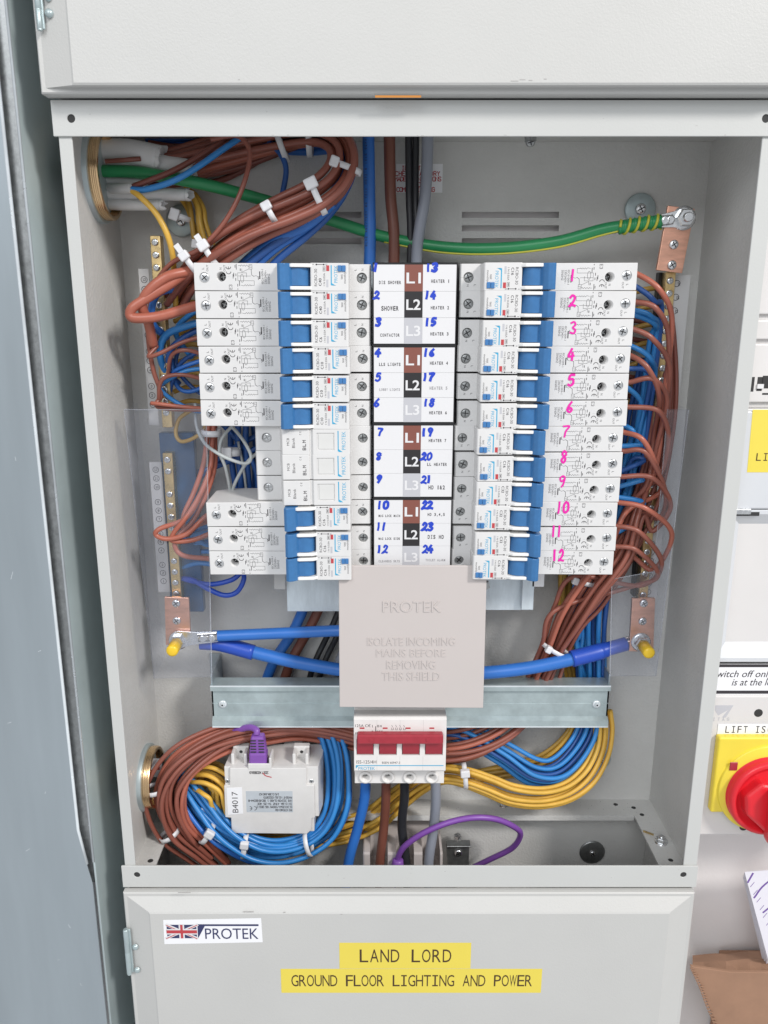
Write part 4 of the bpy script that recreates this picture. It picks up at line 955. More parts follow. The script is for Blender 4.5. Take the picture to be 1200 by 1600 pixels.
def numstrip(label, xs, y0, y1, d, nums, y_start, y_end, gap3=True, flip=False, off=0.0):
    a = P(xs[0], y0, d); x1 = P(xs[1], y0, d).x; b = P(xs[0], y1, d)
    t = thing('number_strip', label, 'number strip', (a.x, d, b.z))
    m = MB().box(a.x, x1, d, d + .8, b.z, a.z); m.build('strip', 'strip', t)
    m = MB(); zs = P(xs[0], y_start, d).z; ze = P(xs[0], y_end, d).z
    n = len(nums); tot = (n - 1) + (n - 1) // 3 * .75; z = zs; st_ = (zs - ze) / tot
    for i, s_ in enumerate(nums):
        c = Vector((a.x + (x1 - a.x) * (.5 + off), d - .05, z))
        m.ribbon([(c.x + 2.2 * math.cos(R(q)), c.z + 2.2 * math.sin(R(q))) for q in range(0, 361, 24)], .42, Vector((0, d, 0)), EX, EZ, NY, .03)
        if flip: stroke_text(m, s_, c + Vector((.8, 0, -.1 + (.55 if len(s_) > 1 else 0) + .4)), -EZ, EX, 1.6, 1.2, .2, 'l')
        else: stroke_text(m, s_, c + Vector((-.55 if len(s_) < 2 else -1.15, 0, -.85)), EX, EZ, 1.7, 1.25, .2, 'l')
        z -= st_ * (1.75 if (i % 3 == 2) else 1)
    m.build('printed_numbers', 'ink', t)
numstrip('grey strip with circled numbers beside the upper left terminal bar', (216, 232), 420, 664, DTB + 4, [str(q) for q in range(12, 0, -1)], 437, 632)
numstrip('grey strip with circled numbers beside the lower left neutral bar', (233, 252), 722, 925, DTB + 4, [str(q) for q in range(12, 0, -1)], 734, 908)
numstrip('grey strip with circled numbers beside the right terminal bar', (1052, 1079), 430, 668, DTB + 4, ['24', '23', '22', '21', '20', '19', '18', '17', '16'], 443, 640, flip=True, off=-.25)
numstrip('grey number strip low on the right seen through clear plastic', (1019, 1040), 780, 940, DTB + 4, [str(q) for q in range(9, 0, -1)], 800, 925, off=-.2)
# copper links with bolts
def link(label, poly, d, screws, nut, cap=None, lug=None, nr=6.2):
    c0 = P(*nut, d); t = thing('copper_link', label, 'copper link', (c0.x, d + 3, c0.z))
    m = MB(); m.prism([(P(x, y, d).x, P(x, y, d).z) for x, y in poly], d, d + 3, 'y', .35, 2); m.build('copper_plate', 'copper', t)
    for x, y in screws: m = MB(); screw(m, P(x, y, d - 1), 3.3, slot=.6, dep=1.0); m.build('plate_screw', ['steel', 'black'], t)
    m = MB(); m.lathe((c0.x, d - .1, c0.z), (0, -1, 0), [(nr * 1.22, 0), (nr * 1.22, 1.3), (nr * .95, 1.5)], 28)
    m.lathe((c0.x, d - 1.4, c0.z), (0, -1, 0), [(nr * .98, 0), (nr * .98, 4.4), (nr * .82, 5.4), (nr * .55, 5.4)], 6, smooth=False); m.build('nut', 'steel', t)
    m = MB()
    if cap: m.lathe((c0.x, d - 6.5, c0.z), (0, -1, 0), [(3.9, 0), (3.9, 1), (4.6, 1.5), (4.6, 14.0), (4.2, 15), (2.8, 15.6), (.1, 15.7)], 22); m.build('end_cap', 'cap', t)
    else: m.lathe((c0.x, d - 6.5, c0.z), (0, -1, 0), [(3.2, 0), (3.2, 3.5), (2.6, 4.2)], 20); m.build('stud', 'steel', t)
    return t
link('lower left copper link with yellow capped stud', [(257, 933), (295, 934), (298, 1004), (259, 1008)], 60, [(275, 943), (276, 970)], (279, 1000), True)
link('lower right copper link with yellow capped stud', [(988, 935), (1024, 935), (1021, 1018), (983, 1018)], 60, [(1006, 943), (1004, 971)], (1001, 1003), True)
link('upper right copper link where the green earth cable is bolted', [(1044, 321), (1086, 326), (1066, 427), (1026, 422)], 58, [(1053, 382), (1050, 414)], (1068, 341), False, nr=6.6)
m = MB()
def lugm(a, b, d, w, name, label):
    A = P(*a, d); B = P(*b, d); T = (B - A).normalized(); S = Vector((-T.z, 0, T.x)); L = (B - A).length
    m = MB(); pts = []
    for k in range(13):
        an = R(90 + k * 15); pts.append(A + T * (w * math.cos(an)) * 1 + S * (w * math.sin(an)))
    pts += [A + T * L * .45 - S * w * .75, B - S * w * .62, B + S * w * .62, A + T * L * .45 + S * w * .75]
    m.prism([(p.x, p.z) for p in pts], d - .2, d + 1.6, 'y', .3, 2)
    m.tube([A + T * L * .5 + Vector((0, 1.2, 0)), B + Vector((0, 1.2, 0))], w * .55, 14)
    for k in (.62, .86): m.lathe(A + T * L * k + Vector((0, -2.4, 0)), (0, -1, 0), [(w * .4, 0), (w * .36, .5), (w * .2, .2)], 14)
    return m.build(name, 'steel', label=label, cat='cable lug', loc=A)
lugm((279, 999), (340, 995), 57.5, 7.0, 'cable_lug', 'crimped lug of the blue cable on the lower left copper link')
lugm((1001, 1001), (968, 1006), 64.5, 6.6, 'cable_lug', 'crimped lug behind the lower right copper link')
lugm((1068, 341), (1034, 345), 55.5, 7.0, 'cable_lug', 'stamped lug of the green earth cable at upper right')
m = MB(); ptext(m, '10-10', 1041, 353, 1045, 334, 55.2, w=.2) if 0 else None
# ================================================================== clear shields
def clr(label, pts, d, fold):
    m = MB(); q = [P(x, y, d) for x, y in pts]
    m.prism([(p.x, p.z) for p in q], d, d + .8, 'y')
    if fold:
        a, b, dd = fold; a = P(*a, d); b = P(*b, d); m.quad(a, b, b + Vector((dd[0], dd[1], 0)), a + Vector((dd[0], dd[1], 0)))
    m.m(1).tube(q + [q[0], q[1]], .45, 6)
    o = m.build('clear_shield', ['clearp', 'clearedge'], label=label, cat='clear cover', loc=q[0]); return o
clr('clear plastic cover over the lower left neutral bar', [(194, 640), (322, 640), (331, 1057), (241, 1060)], 47, ((194, 640), (241, 1060), (-2, 40)))
clr('clear plastic cover over the lower right terminal bar', [(956, 905), (1022, 893), (1043, 640), (1076, 640), (1025, 1056), (953, 1056)], 50, ((1076, 640), (1025, 1056), (4, 40)))
# ================================================================== big cables
def tie_at(c, T, rw, rd, label, head=True, tail=0.0, w=3.6, hs=1.0, group=None):
    c = Vector(c); T = Vector(T); T.normalize(); S = T.cross(EY).normalized(); Nn = S.cross(T).normalized()
    if Nn.y > 0: Nn = -Nn
    t = thing('cable_tie', label, 'cable tie', c, group)
    m = MB(); n = 28; A = []
    for k in range(n):
        a = 6.28318 * k / n; o = S * math.cos(a) * rw + Nn * math.sin(a) * rd; u = (S * math.cos(a) + Nn * math.sin(a)) * .9
        A.append([m.bm.verts.new(c + o + T * (w / 2) * s_ + u * q) for s_, q in ((-1, 0), (1, 0), (1, 1), (-1, 1))])
    for k in range(n):
        for j in range(4):
            f = m.bm.faces.new([A[k][j], A[(k + 1) % n][j], A[(k + 1) % n][(j + 1) % 4], A[k][(j + 1) % 4]]); f.smooth = True
    m.build('strap', 'tie', t)
    if head:
        m = MB(); h = c + Nn * (rd + .5) + S * rw * .72; q = 3.2 * hs
        m.box(-q, q, -2.4, 2.4, -q * .85, q * .85, 1.0, 2); mm = Matrix((( T.x, Nn.x, S.x), (T.y, Nn.y, S.y), (T.z, Nn.z, S.z)))
        bmesh.ops.transform(m.bm, matrix=mm.to_4x4(), verts=m.bm.verts); bmesh.ops.translate(m.bm, verts=m.bm.verts, vec=h); m.build('head', 'tie', t)
        if tail:
            m = MB(); m.box(-w / 2, w / 2, -.6, .6, 0, tail, .2); bmesh.ops.transform(m.bm, matrix=mm.to_4x4(), verts=m.bm.verts); bmesh.ops.translate(m.bm, verts=m.bm.verts, vec=h); m.build('tail', 'tie', t)
    return t
def tie(px, py, d, ang, rw, rd, label, **k):
    a = R(ang); return tie_at(P(px, py, d), (math.cos(a), 0, math.sin(a)), rw, rd, label, **k)
wire('earth_cable', [(118, 268, 66), (200, 268, 64), (262, 277, 62), (340, 293, 66), (430, 318, 74), (520, 345, 82), (600, 370, 86), (690, 386, 82), (780, 388, 76), (870, 378, 70), (940, 359, 66), (985, 352, 63), (1038, 346, 59)], 4.1, 'w_green', 'thick green earth cable running from the top left bush to the upper right copper link', 'cable', n=14)
q = cr([P(*p) for p in [(600, 378, 84.5), (690, 394.5, 80), (780, 396.5, 74), (870, 386.5, 68), (940, 367.5, 64), (966, 361, 62)]], 10)
MB().tube(q, .8, 6).build('yellow_stripe', 'tape_y', bpy.data.objects['earth_cable'], origin=WORG['earth_cable'])
ec = thing('earth_tape', 'green and yellow tape wound round the end of the earth cable', 'tape', P(1000, 351, 63))
cl = cr([P(*p) for p in [(966, 356, 64), (1000, 350, 62), (1034, 346, 59.5)]], 24)
rr_ = [4.5 + .35 * math.sin(k * 1.1) for k in range(len(cl))]
MB().tube(cl, rr_, 14).build('green_wrap', 'w_green', ec)
m = MB(); pts = []
for k, p in enumerate(cl):
    a = k * .62; pts.append(p + Vector((0, -math.cos(a) * 4.75, math.sin(a) * 4.75)))
m.tube(cr(pts, 3), 1.0, 6); m.build('yellow_wrap', 'tape_y', ec)
DI = 84
def inc(name, pts, r, mt_, label): return wire(name, pts, r, mt_, label, 'cable', n=14)
inc('incoming_cable', [(575, 190, DI), (577, 300, DI), (577, 420, DI), (560, 640, 90), (478, 940, 92), (425, 1040, 94), (400, 1120, 95)], 4.3, 'w_big', 'thick blue cable dropping behind the breakers beside the brown one')
inc('incoming_cable', [(608, 190, DI), (610, 300, DI), (615, 420, DI), (590, 700, 94), (503, 940, 92), (452, 1040, 94), (430, 1120, 95)], 4.1, 'w_bigbrown', 'thick brown cable dropping behind the circuit chart')
inc('incoming_cable', [(638, 190, DI + 3), (639, 300, DI), (640, 420, DI), (620, 700, 94), (535, 940, 92), (490, 1040, 94), (470, 1120, 95)], 2.5, 'w_black', 'black cable behind the chart, left one of the pair')
inc('incoming_cable', [(650, 190, DI + 3), (649, 300, DI), (649, 420, DI), (630, 700, 96), (550, 940, 94), (505, 1040, 94), (485, 1120, 95)], 2.5, 'w_black', 'black cable behind the chart, right one of the pair')
inc('incoming_cable', [(669, 190, DI - 2), (665, 300, DI - 4), (650, 420, DI - 2), (650, 700, 94), (570, 940, 92), (528, 1040, 94), (505, 1120, 95)], 4.1, 'w_grey', 'thick grey cable leaning behind the chart top')
inc('outgoing_cable', [(571, 1205, 60), (570, 1245, 62), (560, 1290, 62), (545, 1345, 58), (538, 1400, 54)], 4.3, 'w_big', 'thick blue cable below the first pole of the main switch')
inc('outgoing_cable', [(603, 1205, 60), (603, 1245, 62), (600, 1290, 64), (594, 1345, 60), (590, 1400, 58)], 3.9, 'w_bigbrown', 'thick brown cable below the second pole of the main switch')
inc('outgoing_cable', [(632, 1205, 60), (632, 1245, 62), (628, 1290, 64), (634, 1345, 60), (636, 1400, 58)], 3.9, 'w_black', 'thick black cable below the third pole of the main switch')
inc('outgoing_cable', [(679, 1205, 60), (681, 1245, 62), (678, 1290, 64), (670, 1345, 60), (668, 1400, 58)], 4.2, 'w_grey', 'thick grey cable below the fourth pole of the main switch')
inc('neutral_cable', [(332, 994, 60), (400, 991, 60), (470, 988, 56), (540, 985, 50), (600, 983, 50)], 4.4, 'w_big', 'blue cable from the lower left lug straight behind the shield')
m_ = wire('neutral_link', [(315, 1003, 68), (345, 1005, 67), (400, 1020, 66), (470, 1036, 66), (560, 1050, 66), (660, 1056, 62), (760, 1051, 56), (830, 1043, 54), (893, 1030, 56), (940, 1017, 60), (972, 1008, 64)], 5.2, 'w_big', 'thick blue cable curving behind the shield between both copper links', 'cable', n=16)
q = cr([P(*p) for p in [(893, 1029.5, 56), (930, 1020, 59), (950, 1014, 61.5), (978, 1006, 64.5)]], 8)
MB().tube(q, [6.6] * 12 + [6.1] * 4 + [5.6] * (len(q) - 16), 16).build('heat_shrink', 'w_royal', m_, origin=WORG[m_.name])
q = cr([P(*p) for p in [(314, 1003, 68), (345, 1006, 67), (396, 1019.5, 66)]], 8)
MB().tube(q, [6.2] * len(q), 16).build('heat_shrink', 'w_royal', m_, origin=WORG[m_.name])
bc = bpy.data.objects['incoming_cable']; m = MB(); a = P(577, 385, DI)
stroke_text(m, 'BLUE 450/750V BS 7211 H07Z-R 1X16 SQMM', Vector((a.x - 1.5, DI - 4.16, a.z)), EZ, -EX, 1.3, 1.9, .16, 'l')
m.build('printed_text', 'ink', bc)
# ================================================================== wire bundles
def bundle_paths(ctrl, n, seed, twist=1.2, flat=.62, sub=9):
    """ctrl: (px,py,d,R). returns n smooth world polylines"""
    rn = random.Random(seed)
    q = cr([P(a, b, c) for a, b, c, r in ctrl], sub); rs = [v.x for v in cr([Vector((r, 0, 0)) for *_, r in ctrl], sub)]
    S = []; 
    slots = []
    for k in range(n):
        rad = math.sqrt((k + .5) / n); a = k * 2.39996; slots.append([rad * math.cos(a), rad * math.sin(a)])
    rn.shuffle(slots)
    out = [[] for _ in range(n)]
    M_ = len(q); wob = [[rn.uniform(-1, 1) for _ in range(8)] for _ in range(n)]
    for i in range(M_):
        T = (q[min(i + 1, M_ - 1)] - q[max(i - 1, 0)]).normalized()
        s = T.cross(EY); s = s.normalized() if s.length > .15 else EX
        w = T.cross(s).normalized(); t = i / (M_ - 1); ph = twist * t
        for k in range(n):
            a, b = slots[k]; W = wob[k]
            a += .27 * math.sin(t * 7 * W[0] + W[1] * 6); b += .27 * math.sin(t * 7 * W[2] + W[3] * 6)
            c_, s_ = math.cos(ph), math.sin(ph); a, b = a * c_ - b * s_, a * s_ + b * c_
            out[k].append(q[i] + s * a * rs[i] + w * b * rs[i] * flat)
    return out
def mkwires(paths, r, mats_, name, label, group, heads=None, tails=None, seed=1):
    rn = random.Random(seed); res = []
    for k, p in enumerate(paths):
        if heads: p = cr(heads[k] + p[::9], 9)
        else: p = cr(p[::6] + [p[-1]], 6)
        mt_ = mats_[rn.randrange(len(mats_))]
        lb = label(k) if callable(label) else label
        res.append(MB().tube(p, r * rn.uniform(.94, 1.04), 9).build(name, mt_, label=lb, cat='wire', group=group, loc=p[0]))
    return res
# -- twelve brown wires of the right column: breaker -> bundle -> under the bracket -> left coil
ex = [(995, 428), (992, 472), (988, 514), (986, 556), (985, 597), (981, 636), (977, 676), (975, 705), (970, 745), (966, 785), (962, 822), (962, 854)]
out_b = [(1030, 452, 1050, 500), (1025, 482, 1045, 530), (1020, 530, 1046, 575), (1012, 575, 1030, 620), (1020, 592, 1042, 625), (1030, 643, 1045, 690), (1005, 688, 1028, 735), (1010, 708, 1040, 770), (1020, 747, 1048, 790), (1010, 795, 1050, 835), (1000, 832, 1034, 880), (995, 860, 1028, 900)]
join = [(1040, 600), (1036, 640), (1034, 660), (1022, 680), (1028, 690), (1030, 745), (1030, 770), (1030, 810), (1020, 830), (1020, 890), (1000, 915), (975, 920)]
main_c = [(985, 800, 62, 12), (962, 860, 60, 17), (922, 915, 58, 17), (893, 960, 60, 17), (868, 1010, 66, 11.5), (845, 1060, 76, 10), (826, 1110, 80, 12), (780, 1150, 74, 14), (720, 1172, 74, 15), (650, 1172, 80, 15), (560, 1150, 84, 14), (480, 1133, 82, 13), (420, 1138, 76, 12), (345, 1153, 66, 13), (285, 1190, 56, 14), (262, 1240, 50, 15.5), (275, 1290, 50, 14), (315, 1326, 54, 12), (345, 1352, 60, 10)]
bun = bundle_paths(main_c, 12, 5, twist=1.5, flat=.7)
for k in range(12):
    (a, b), (c, d, e, f) = ex[k], out_b[k]
    j = join[k]; dj = 58 + (k % 4) * 3
    hd = [P(a - 14, b - 1, 50), P(a, b, 48), P(c, d, 40 + k % 3 * 2), P(e, f, 48 + (k % 3) * 3), P(j[0], j[1], dj)]
    if k < 9: start = 0
    else: start = 1 + (k - 9)
    ctrlpts = bun[k][::9]
    if k < 6: hd.append(P(1024 - k * 4 , 735 + k * 6, 60 + k % 3 * 3))
    if k >= 9: ctrlpts = ctrlpts[start + 0:]
    p = cr(hd + ctrlpts, 9)
    MB().tube(p, 1.9, 10).build('brown_wire', ['w_orange', 'w_brown', 'w_brown'][k % 3] if k not in (1, 3) else 'w_brown', label='brown wire looping out of the %s breaker of the right column' % ORD[k], cat='wire', group='brown wires of the right column', loc=p[0])
mkwires(bundle_paths([(700, 1168, 70, 9), (640, 1178, 70, 9), (560, 1150, 70, 8), (470, 1133, 70, 8), (400, 1140, 66, 9), (330, 1162, 56, 11), (272, 1210, 46, 12), (262, 1260, 44, 10), (290, 1312, 48, 9), (325, 1340, 56, 7)], 6, 55, flat=.5), 2.0, ['w_brown'], 'brown_wire', 'brown wire of the coil curving in front of the lower left bush', 'brown wires of the lower left coil', seed=8)
mkwires(bundle_paths([(1036, 470, 74, 4), (1040, 560, 72, 6), (1036, 640, 70, 8), (1024, 720, 70, 9), (1006, 790, 70, 10), (968, 860, 70, 12), (920, 935, 70, 12), (885, 985, 70, 8), (860, 1050, 76, 8), (850, 1070, 80, 8)], 9, 56, flat=.6), 1.7, ['w_brown', 'w_brown2'], 'brown_wire', 'brown wire in the bundle running down behind the right column', 'brown wires at the back of the right bundle', seed=8)
# -- blue wires right: outlet ends
exb = [(990, 446), (985, 484), (984, 490), (984, 540), (985, 576), (978, 605), (975, 665), (972, 697), (972, 735), (968, 760), (960, 776), (958, 835)]
tob = [(1022, 470), (1018, 495), (1024, 508), (1016, 560), (1012, 580), (1000, 625), (990, 675), (1002, 696), (1006, 720), (1004, 750), (1005, 785), (985, 823)]
mid = [(1033, 500), (1025, 530), (1014, 540), (1022, 600), (1014, 610), (998, 650), (985, 690), (985, 705), (985, 722), (980, 760), (985, 802), (975, 850)]
bmain = [(985, 720, 76, 8), (965, 800, 78, 9), (938, 880, 80, 10), (925, 960, 82, 12), (928, 1040, 84, 10), (930, 1110, 82, 10), (918, 1160, 76, 11), (880, 1205, 68, 12), (835, 1210, 68, 11), (785, 1180, 76, 9), (720, 1145, 86, 9), (660, 1140, 90, 9), (610, 1135, 90, 9)]
bb = bundle_paths(bmain, 12, 9, twist=1.0, flat=.7)
for k in range(12):
    st_ = 0 if k < 6 else (1 if k < 11 else 2)
    hd = [P(exb[k][0] - 14, exb[k][1], 58), P(*exb[k], 58), P(*tob[k], 55 + k % 3 * 3), P(*mid[k], 66 + k % 4 * 2)]
    p = cr(hd + bb[k][::9][st_:], 9)
    MB().tube(p, 1.9, 10).build('blue_wire', 'w_blue' if k % 4 else 'w_blue2', label='light blue wire leaving the %s breaker of the right column' % ORD[k], cat='wire', group='blue wires of the right column', loc=p[0])
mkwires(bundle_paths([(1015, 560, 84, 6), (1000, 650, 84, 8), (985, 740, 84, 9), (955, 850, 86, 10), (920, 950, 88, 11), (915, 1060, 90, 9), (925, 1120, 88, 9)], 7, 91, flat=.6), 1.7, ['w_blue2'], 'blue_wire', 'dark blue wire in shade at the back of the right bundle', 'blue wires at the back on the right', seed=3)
mkwires([cr([P(*p) for p in s_], 8) for s_ in ([(893, 870, 60), (905, 900, 60), (893, 930, 66), (905, 990, 76), (900, 1010, 80), (915, 1060, 84)], [(905, 860, 60), (912, 890, 62), (900, 930, 70), (910, 990, 78), (905, 1030, 84)])], 1.9, ['w_blue'], 'blue_wire', 'bright blue wire held by the white tie below the right column', 'bright blue wires below the right column')
# ragged stripped ends seen between the bars
# -- left blue coil
lb_ = bundle_paths([(500, 1120, 84, 8), (518, 1160, 78, 11), (526, 1215, 70, 12), (518, 1275, 62, 13), (480, 1315, 56, 13), (420, 1330, 50, 13), (365, 1312, 48, 12), (325, 1280, 52, 12), (290, 1235, 62, 10), (262, 1210, 74, 8)], 13, 14, twist=1.6, flat=.75)
mkwires(lb_, 2.0, ['w_blue', 'w_blue', 'w_big'], 'blue_wire', 'light blue wire in the coil below the metering module', 'blue wires of the lower left coil', seed=4)
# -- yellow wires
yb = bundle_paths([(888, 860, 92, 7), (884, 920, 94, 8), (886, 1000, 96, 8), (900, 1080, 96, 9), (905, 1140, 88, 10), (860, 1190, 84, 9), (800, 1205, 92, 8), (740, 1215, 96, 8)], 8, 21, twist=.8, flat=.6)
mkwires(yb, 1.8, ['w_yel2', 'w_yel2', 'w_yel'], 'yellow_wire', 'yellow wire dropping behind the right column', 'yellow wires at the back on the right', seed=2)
yb = bundle_paths([(940, 1110, 78, 7), (942, 1160, 72, 8), (918, 1212, 62, 10), (868, 1244, 56, 10), (800, 1243, 58, 10), (745, 1222, 64, 9), (690, 1212, 74, 9), (640, 1236, 82, 11), (590, 1278, 84, 12), (530, 1302, 84, 12), (460, 1312, 84, 10), (390, 1315, 80, 9)], 10, 22, twist=1.4, flat=.7)
mkwires(yb, 1.85, ['w_yel'], 'yellow_wire', 'yellow wire of the loop swinging below the bracket to the left', 'yellow wires of the lower loop', seed=2)
yb = bundle_paths([(296, 1222, 72, 6), (318, 1218, 60, 10), (345, 1232, 56, 11), (352, 1262, 56, 10), (366, 1296, 60, 8), (400, 1330, 70, 6)], 7, 23, twist=.9, flat=.8)
mkwires(yb, 1.9, ['w_yel'], 'yellow_wire', 'yellow wire bulging between the brown coil and the meter', 'yellow wires beside the meter', seed=2)
yb = bundle_paths([(300, 1250, 80, 6), (325, 1205, 82, 8), (345, 1215, 78, 9), (360, 1262, 76, 8), (372, 1310, 74, 8)], 6, 24, twist=.9, flat=.8)
mkwires(yb, 1.9, ['w_yel', 'w_yel2'], 'yellow_wire', 'yellow wire behind the bulge beside the meter', 'yellow wires beside the meter at the back', seed=2)
# -- top left: brown loop
tl = bundle_paths([(196, 268, 76, 12), (260, 268, 80, 14), (340, 245, 84, 14), (420, 222, 84, 13), (490, 208, 78, 12), (530, 225, 66, 10), (537, 262, 56, 10), (510, 302, 50, 11), (455, 333, 48, 12), (400, 358, 50, 12), (345, 392, 52, 12), (300, 432, 62, 10), (275, 470, 74, 10)], 9, 31, twist=1.5, flat=.8)
mkwires(tl, 2.65, ['w_brown', 'w_orange', 'w_brown'], 'brown_wire', 'brown wire of the loop bundle at the top left', 'brown wires of the top left loop', seed=4)
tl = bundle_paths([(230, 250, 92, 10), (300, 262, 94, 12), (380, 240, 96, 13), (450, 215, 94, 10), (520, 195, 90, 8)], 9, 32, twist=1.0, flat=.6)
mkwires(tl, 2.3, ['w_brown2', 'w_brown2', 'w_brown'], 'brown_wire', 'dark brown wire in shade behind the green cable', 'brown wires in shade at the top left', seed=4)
tl = bundle_paths([(230, 228, 96, 7), (320, 222, 98, 9), (400, 225, 98, 9), (470, 232, 96, 7), (520, 228, 84, 6), (548, 246, 70, 4), (530, 300, 62, 4), (490, 345, 62, 5), (430, 385, 62, 8), (385, 425, 66, 9)], 4, 33, twist=1.0, flat=.6)
mkwires(tl, 2.8, ['w_blue2', 'w_big'], 'blue_wire', 'blue wire following the brown loop at the top left', 'blue wires of the top left loop', seed=4)
wire('blue_wire', [(520, 318, 56), (480, 352, 56), (430, 375, 58), (385, 408, 62), (350, 450, 70)], 3.4, 'w_big', 'thick blue wire under the brown loop running down to the left breakers')
wire('blue_wire', [(505, 335, 62), (455, 368, 62), (405, 398, 64), (375, 425, 68)], 3.0, 'w_big', 'second thick blue wire under the brown loop, on its right side')
wire('blue_wire', [(420, 222, 80), (438, 240, 76), (447, 265, 74), (442, 300, 72), (436, 330, 66)], 2.0, 'w_blue2', 'single blue wire hanging from the top left bundle')
wire('brown_wire', [(330, 218, 60), (370, 212, 56), (389, 232, 52), (388, 262, 48), (372, 310, 44), (345, 355, 44), (310, 390, 46), (270, 410, 50), (245, 440, 54), (234, 480, 58), (232, 530, 60), (240, 580, 62), (252, 615, 62), (244, 632, 58), (258, 638, 56), (300, 640, 54), (335, 640, 56)], 1.7, 'w_brown', 'long single brown wire looping from the top bundle down the left side')
wire('blue_wire', [(206, 296, 56), (228, 296, 54), (270, 283, 52), (310, 260, 54), (350, 232, 60), (380, 212, 66)], 2.1, 'w_blue', 'light blue core leaving the white sheath at top left')
wire('brown_wire', [(206, 292, 58), (228, 284, 56), (268, 268, 56), (310, 245, 60), (350, 218, 66)], 2.0, 'w_brown2', 'dark brown core leaving the white sheath at top left')
wire('yellow_wire', [(207, 298, 56), (222, 310, 52), (245, 335, 50), (262, 368, 50), (270, 400, 54), (272, 430, 60), (275, 480, 70)], 2.1, 'w_yel', 'yellow earth core curving down from the white sheath at top left')
for k, (a, b, r, e, mt_) in enumerate(((230, 252, 9.5, 250, 'w_white'), (245, 268, 7, 300, 'w_white'), (291, 299, 3.4, 207, 'w_white'), (300, 306, 4.2, 292, 'w_white'), (318, 322, 3.8, 252, 'w_white'), (280, 286, 3.2, 222, 'w_white'))):
    lb3 = ('thick white cable sheath at the top of the left bush', 'white cable sheath behind the green cable with torn end', 'white sheath from which blue, brown and yellow cores leave', 'white cable sheath below the green cable, longest one', 'lowest white cable sheath in the top left bush', 'short white sheath just under the green cable')[k]
    q = cr([P(120, a, 76 + k * 1), P(165, (a + a + b) / 3, 74), P((165 + e) / 2, (a + b) / 2, 72 - (k == 2) * 8), P(e, b - 2 if k != 2 else 294, 70 - (k == 2) * 12)], 8)
    mb = MB().tube(q, r, 16); o = mb.build('white_sheath', mt_, label=lb3, cat='cable', loc=q[0])
    rn = random.Random(k); T = (q[-1] - q[-2]).normalized(); 
    m = MB(); prev = None; S1 = T.cross(EY).normalized(); S2 = T.cross(S1)
    ring0, ring1 = [], []
    for j in range(20):
        a_ = j * 6.28318 / 20; v = (S1 * math.cos(a_) + S2 * math.sin(a_)) * (r + .05)
        ring0.append(m.bm.verts.new(q[-1] - T * .2 + v)); ring1.append(m.bm.verts.new(q[-1] + v * rn.uniform(.96, 1.08) + T * rn.uniform(.5, 4.5)))
    for j in range(20): m.bm.faces.new([ring0[j], ring0[(j + 1) % 20], ring1[(j + 1) % 20], ring1[j]])
    m.build('torn_end', mt_, o, origin=WORG[o.name])
wire('purple_print_cable', [(165, 252, 62), (195, 250, 60), (220, 248, 62)], 1.6, 'l1', 'thin dark red core beside the white sheath at top left')
yb = bundle_paths([(285, 300, 92, 6), (300, 320, 88, 7), (308, 350, 84, 5), (318, 385, 84, 6), (335, 430, 84, 8)], 6, 41, twist=.6, flat=.7)
mkwires(yb, 1.9, ['w_yel', 'w_yel2'], 'yellow_wire', 'yellow wire of the small bundle behind the top left brown loop', 'yellow wires at the top left')
# -- left column outputs
wire('brown_wire', [(330, 432, 60), (300, 424, 54), (262, 446, 46), (226, 468, 42), (208, 480, 40), (203, 491, 40), (212, 497, 40), (250, 494, 42), (306, 478, 50), (330, 476, 60)], 3.5, 'w_orange', 'thick brown wire bent into a hairpin left of the SHOWER breaker')
wire('brown_wire', [(345, 390, 56), (305, 420, 52), (262, 432, 44), (232, 455, 42), (222, 478, 44), (232, 505, 50), (240, 540, 60)], 3.5, 'w_orange', 'thick brown wire dropping behind the hairpin at the left')
wl = [('w_brown', [(312, 524, 56), (285, 535, 54), (250, 552, 52), (232, 557, 54), (246, 540, 60)]), ('w_brown', [(314, 556, 56), (290, 547, 54), (268, 556, 56), (262, 590, 62)]), ('w_brown', [(318, 596, 56), (290, 586, 54), (262, 588, 54), (250, 600, 56), (248, 625, 60)]),
      ('w_orange', [(326, 640, 54), (290, 636, 52), (255, 632, 52), (236, 630, 54)])]
nl = ['CONTACTOR', 'LLS LIGHTS', 'LOBBY LIGHTS', None]
for (mt_, p_), nm in zip(wl, nl): wire('brown_wire', [(a + 10 * (i == 0), b, c + 2 * (i == 0)) for i, (a, b, c) in enumerate(p_)], 1.5, mt_, 'thin brown wire looping left from the breaker beside %s' % (nm or 'the sixth left row'))
bl = [([(330, 500, 64), (290, 510, 62), (258, 525, 64), (250, 555, 66), (262, 590, 72)], 2.6), ([(280, 450, 60), (248, 458, 58), (237, 482, 58), (240, 508, 62), (262, 528, 70)], 2.6), ([(330, 512, 68), (300, 520, 68), (268, 545, 68), (262, 580, 72), (280, 600, 78)], 2.2),
      ([(325, 575, 62), (290, 580, 60), (262, 594, 60), (250, 606, 62), (270, 625, 64), (300, 640, 62), (322, 644, 62)], 1.6), ([(325, 560, 62), (290, 572, 62), (265, 585, 64), (255, 600, 68)], 1.6), ([(320, 545, 66), (285, 565, 66), (268, 600, 70), (262, 640, 74)], 1.6),
      ([(345, 470, 70), (300, 490, 72), (275, 520, 76), (300, 560, 80)], 2.0), ([(330, 600, 70), (295, 612, 70), (275, 600, 72), (268, 560, 76)], 1.6), ([(340, 630, 72), (300, 605, 74), (275, 570, 78), (285, 530, 80)], 1.6)]
for k, (p_, r_) in enumerate(bl): wire('blue_wire', p_, r_, ['w_blue', 'w_big', 'w_blue2'][k % 3], 'blue wire in the tangle left of the upper left breakers', group='blue wires in the left tangle')
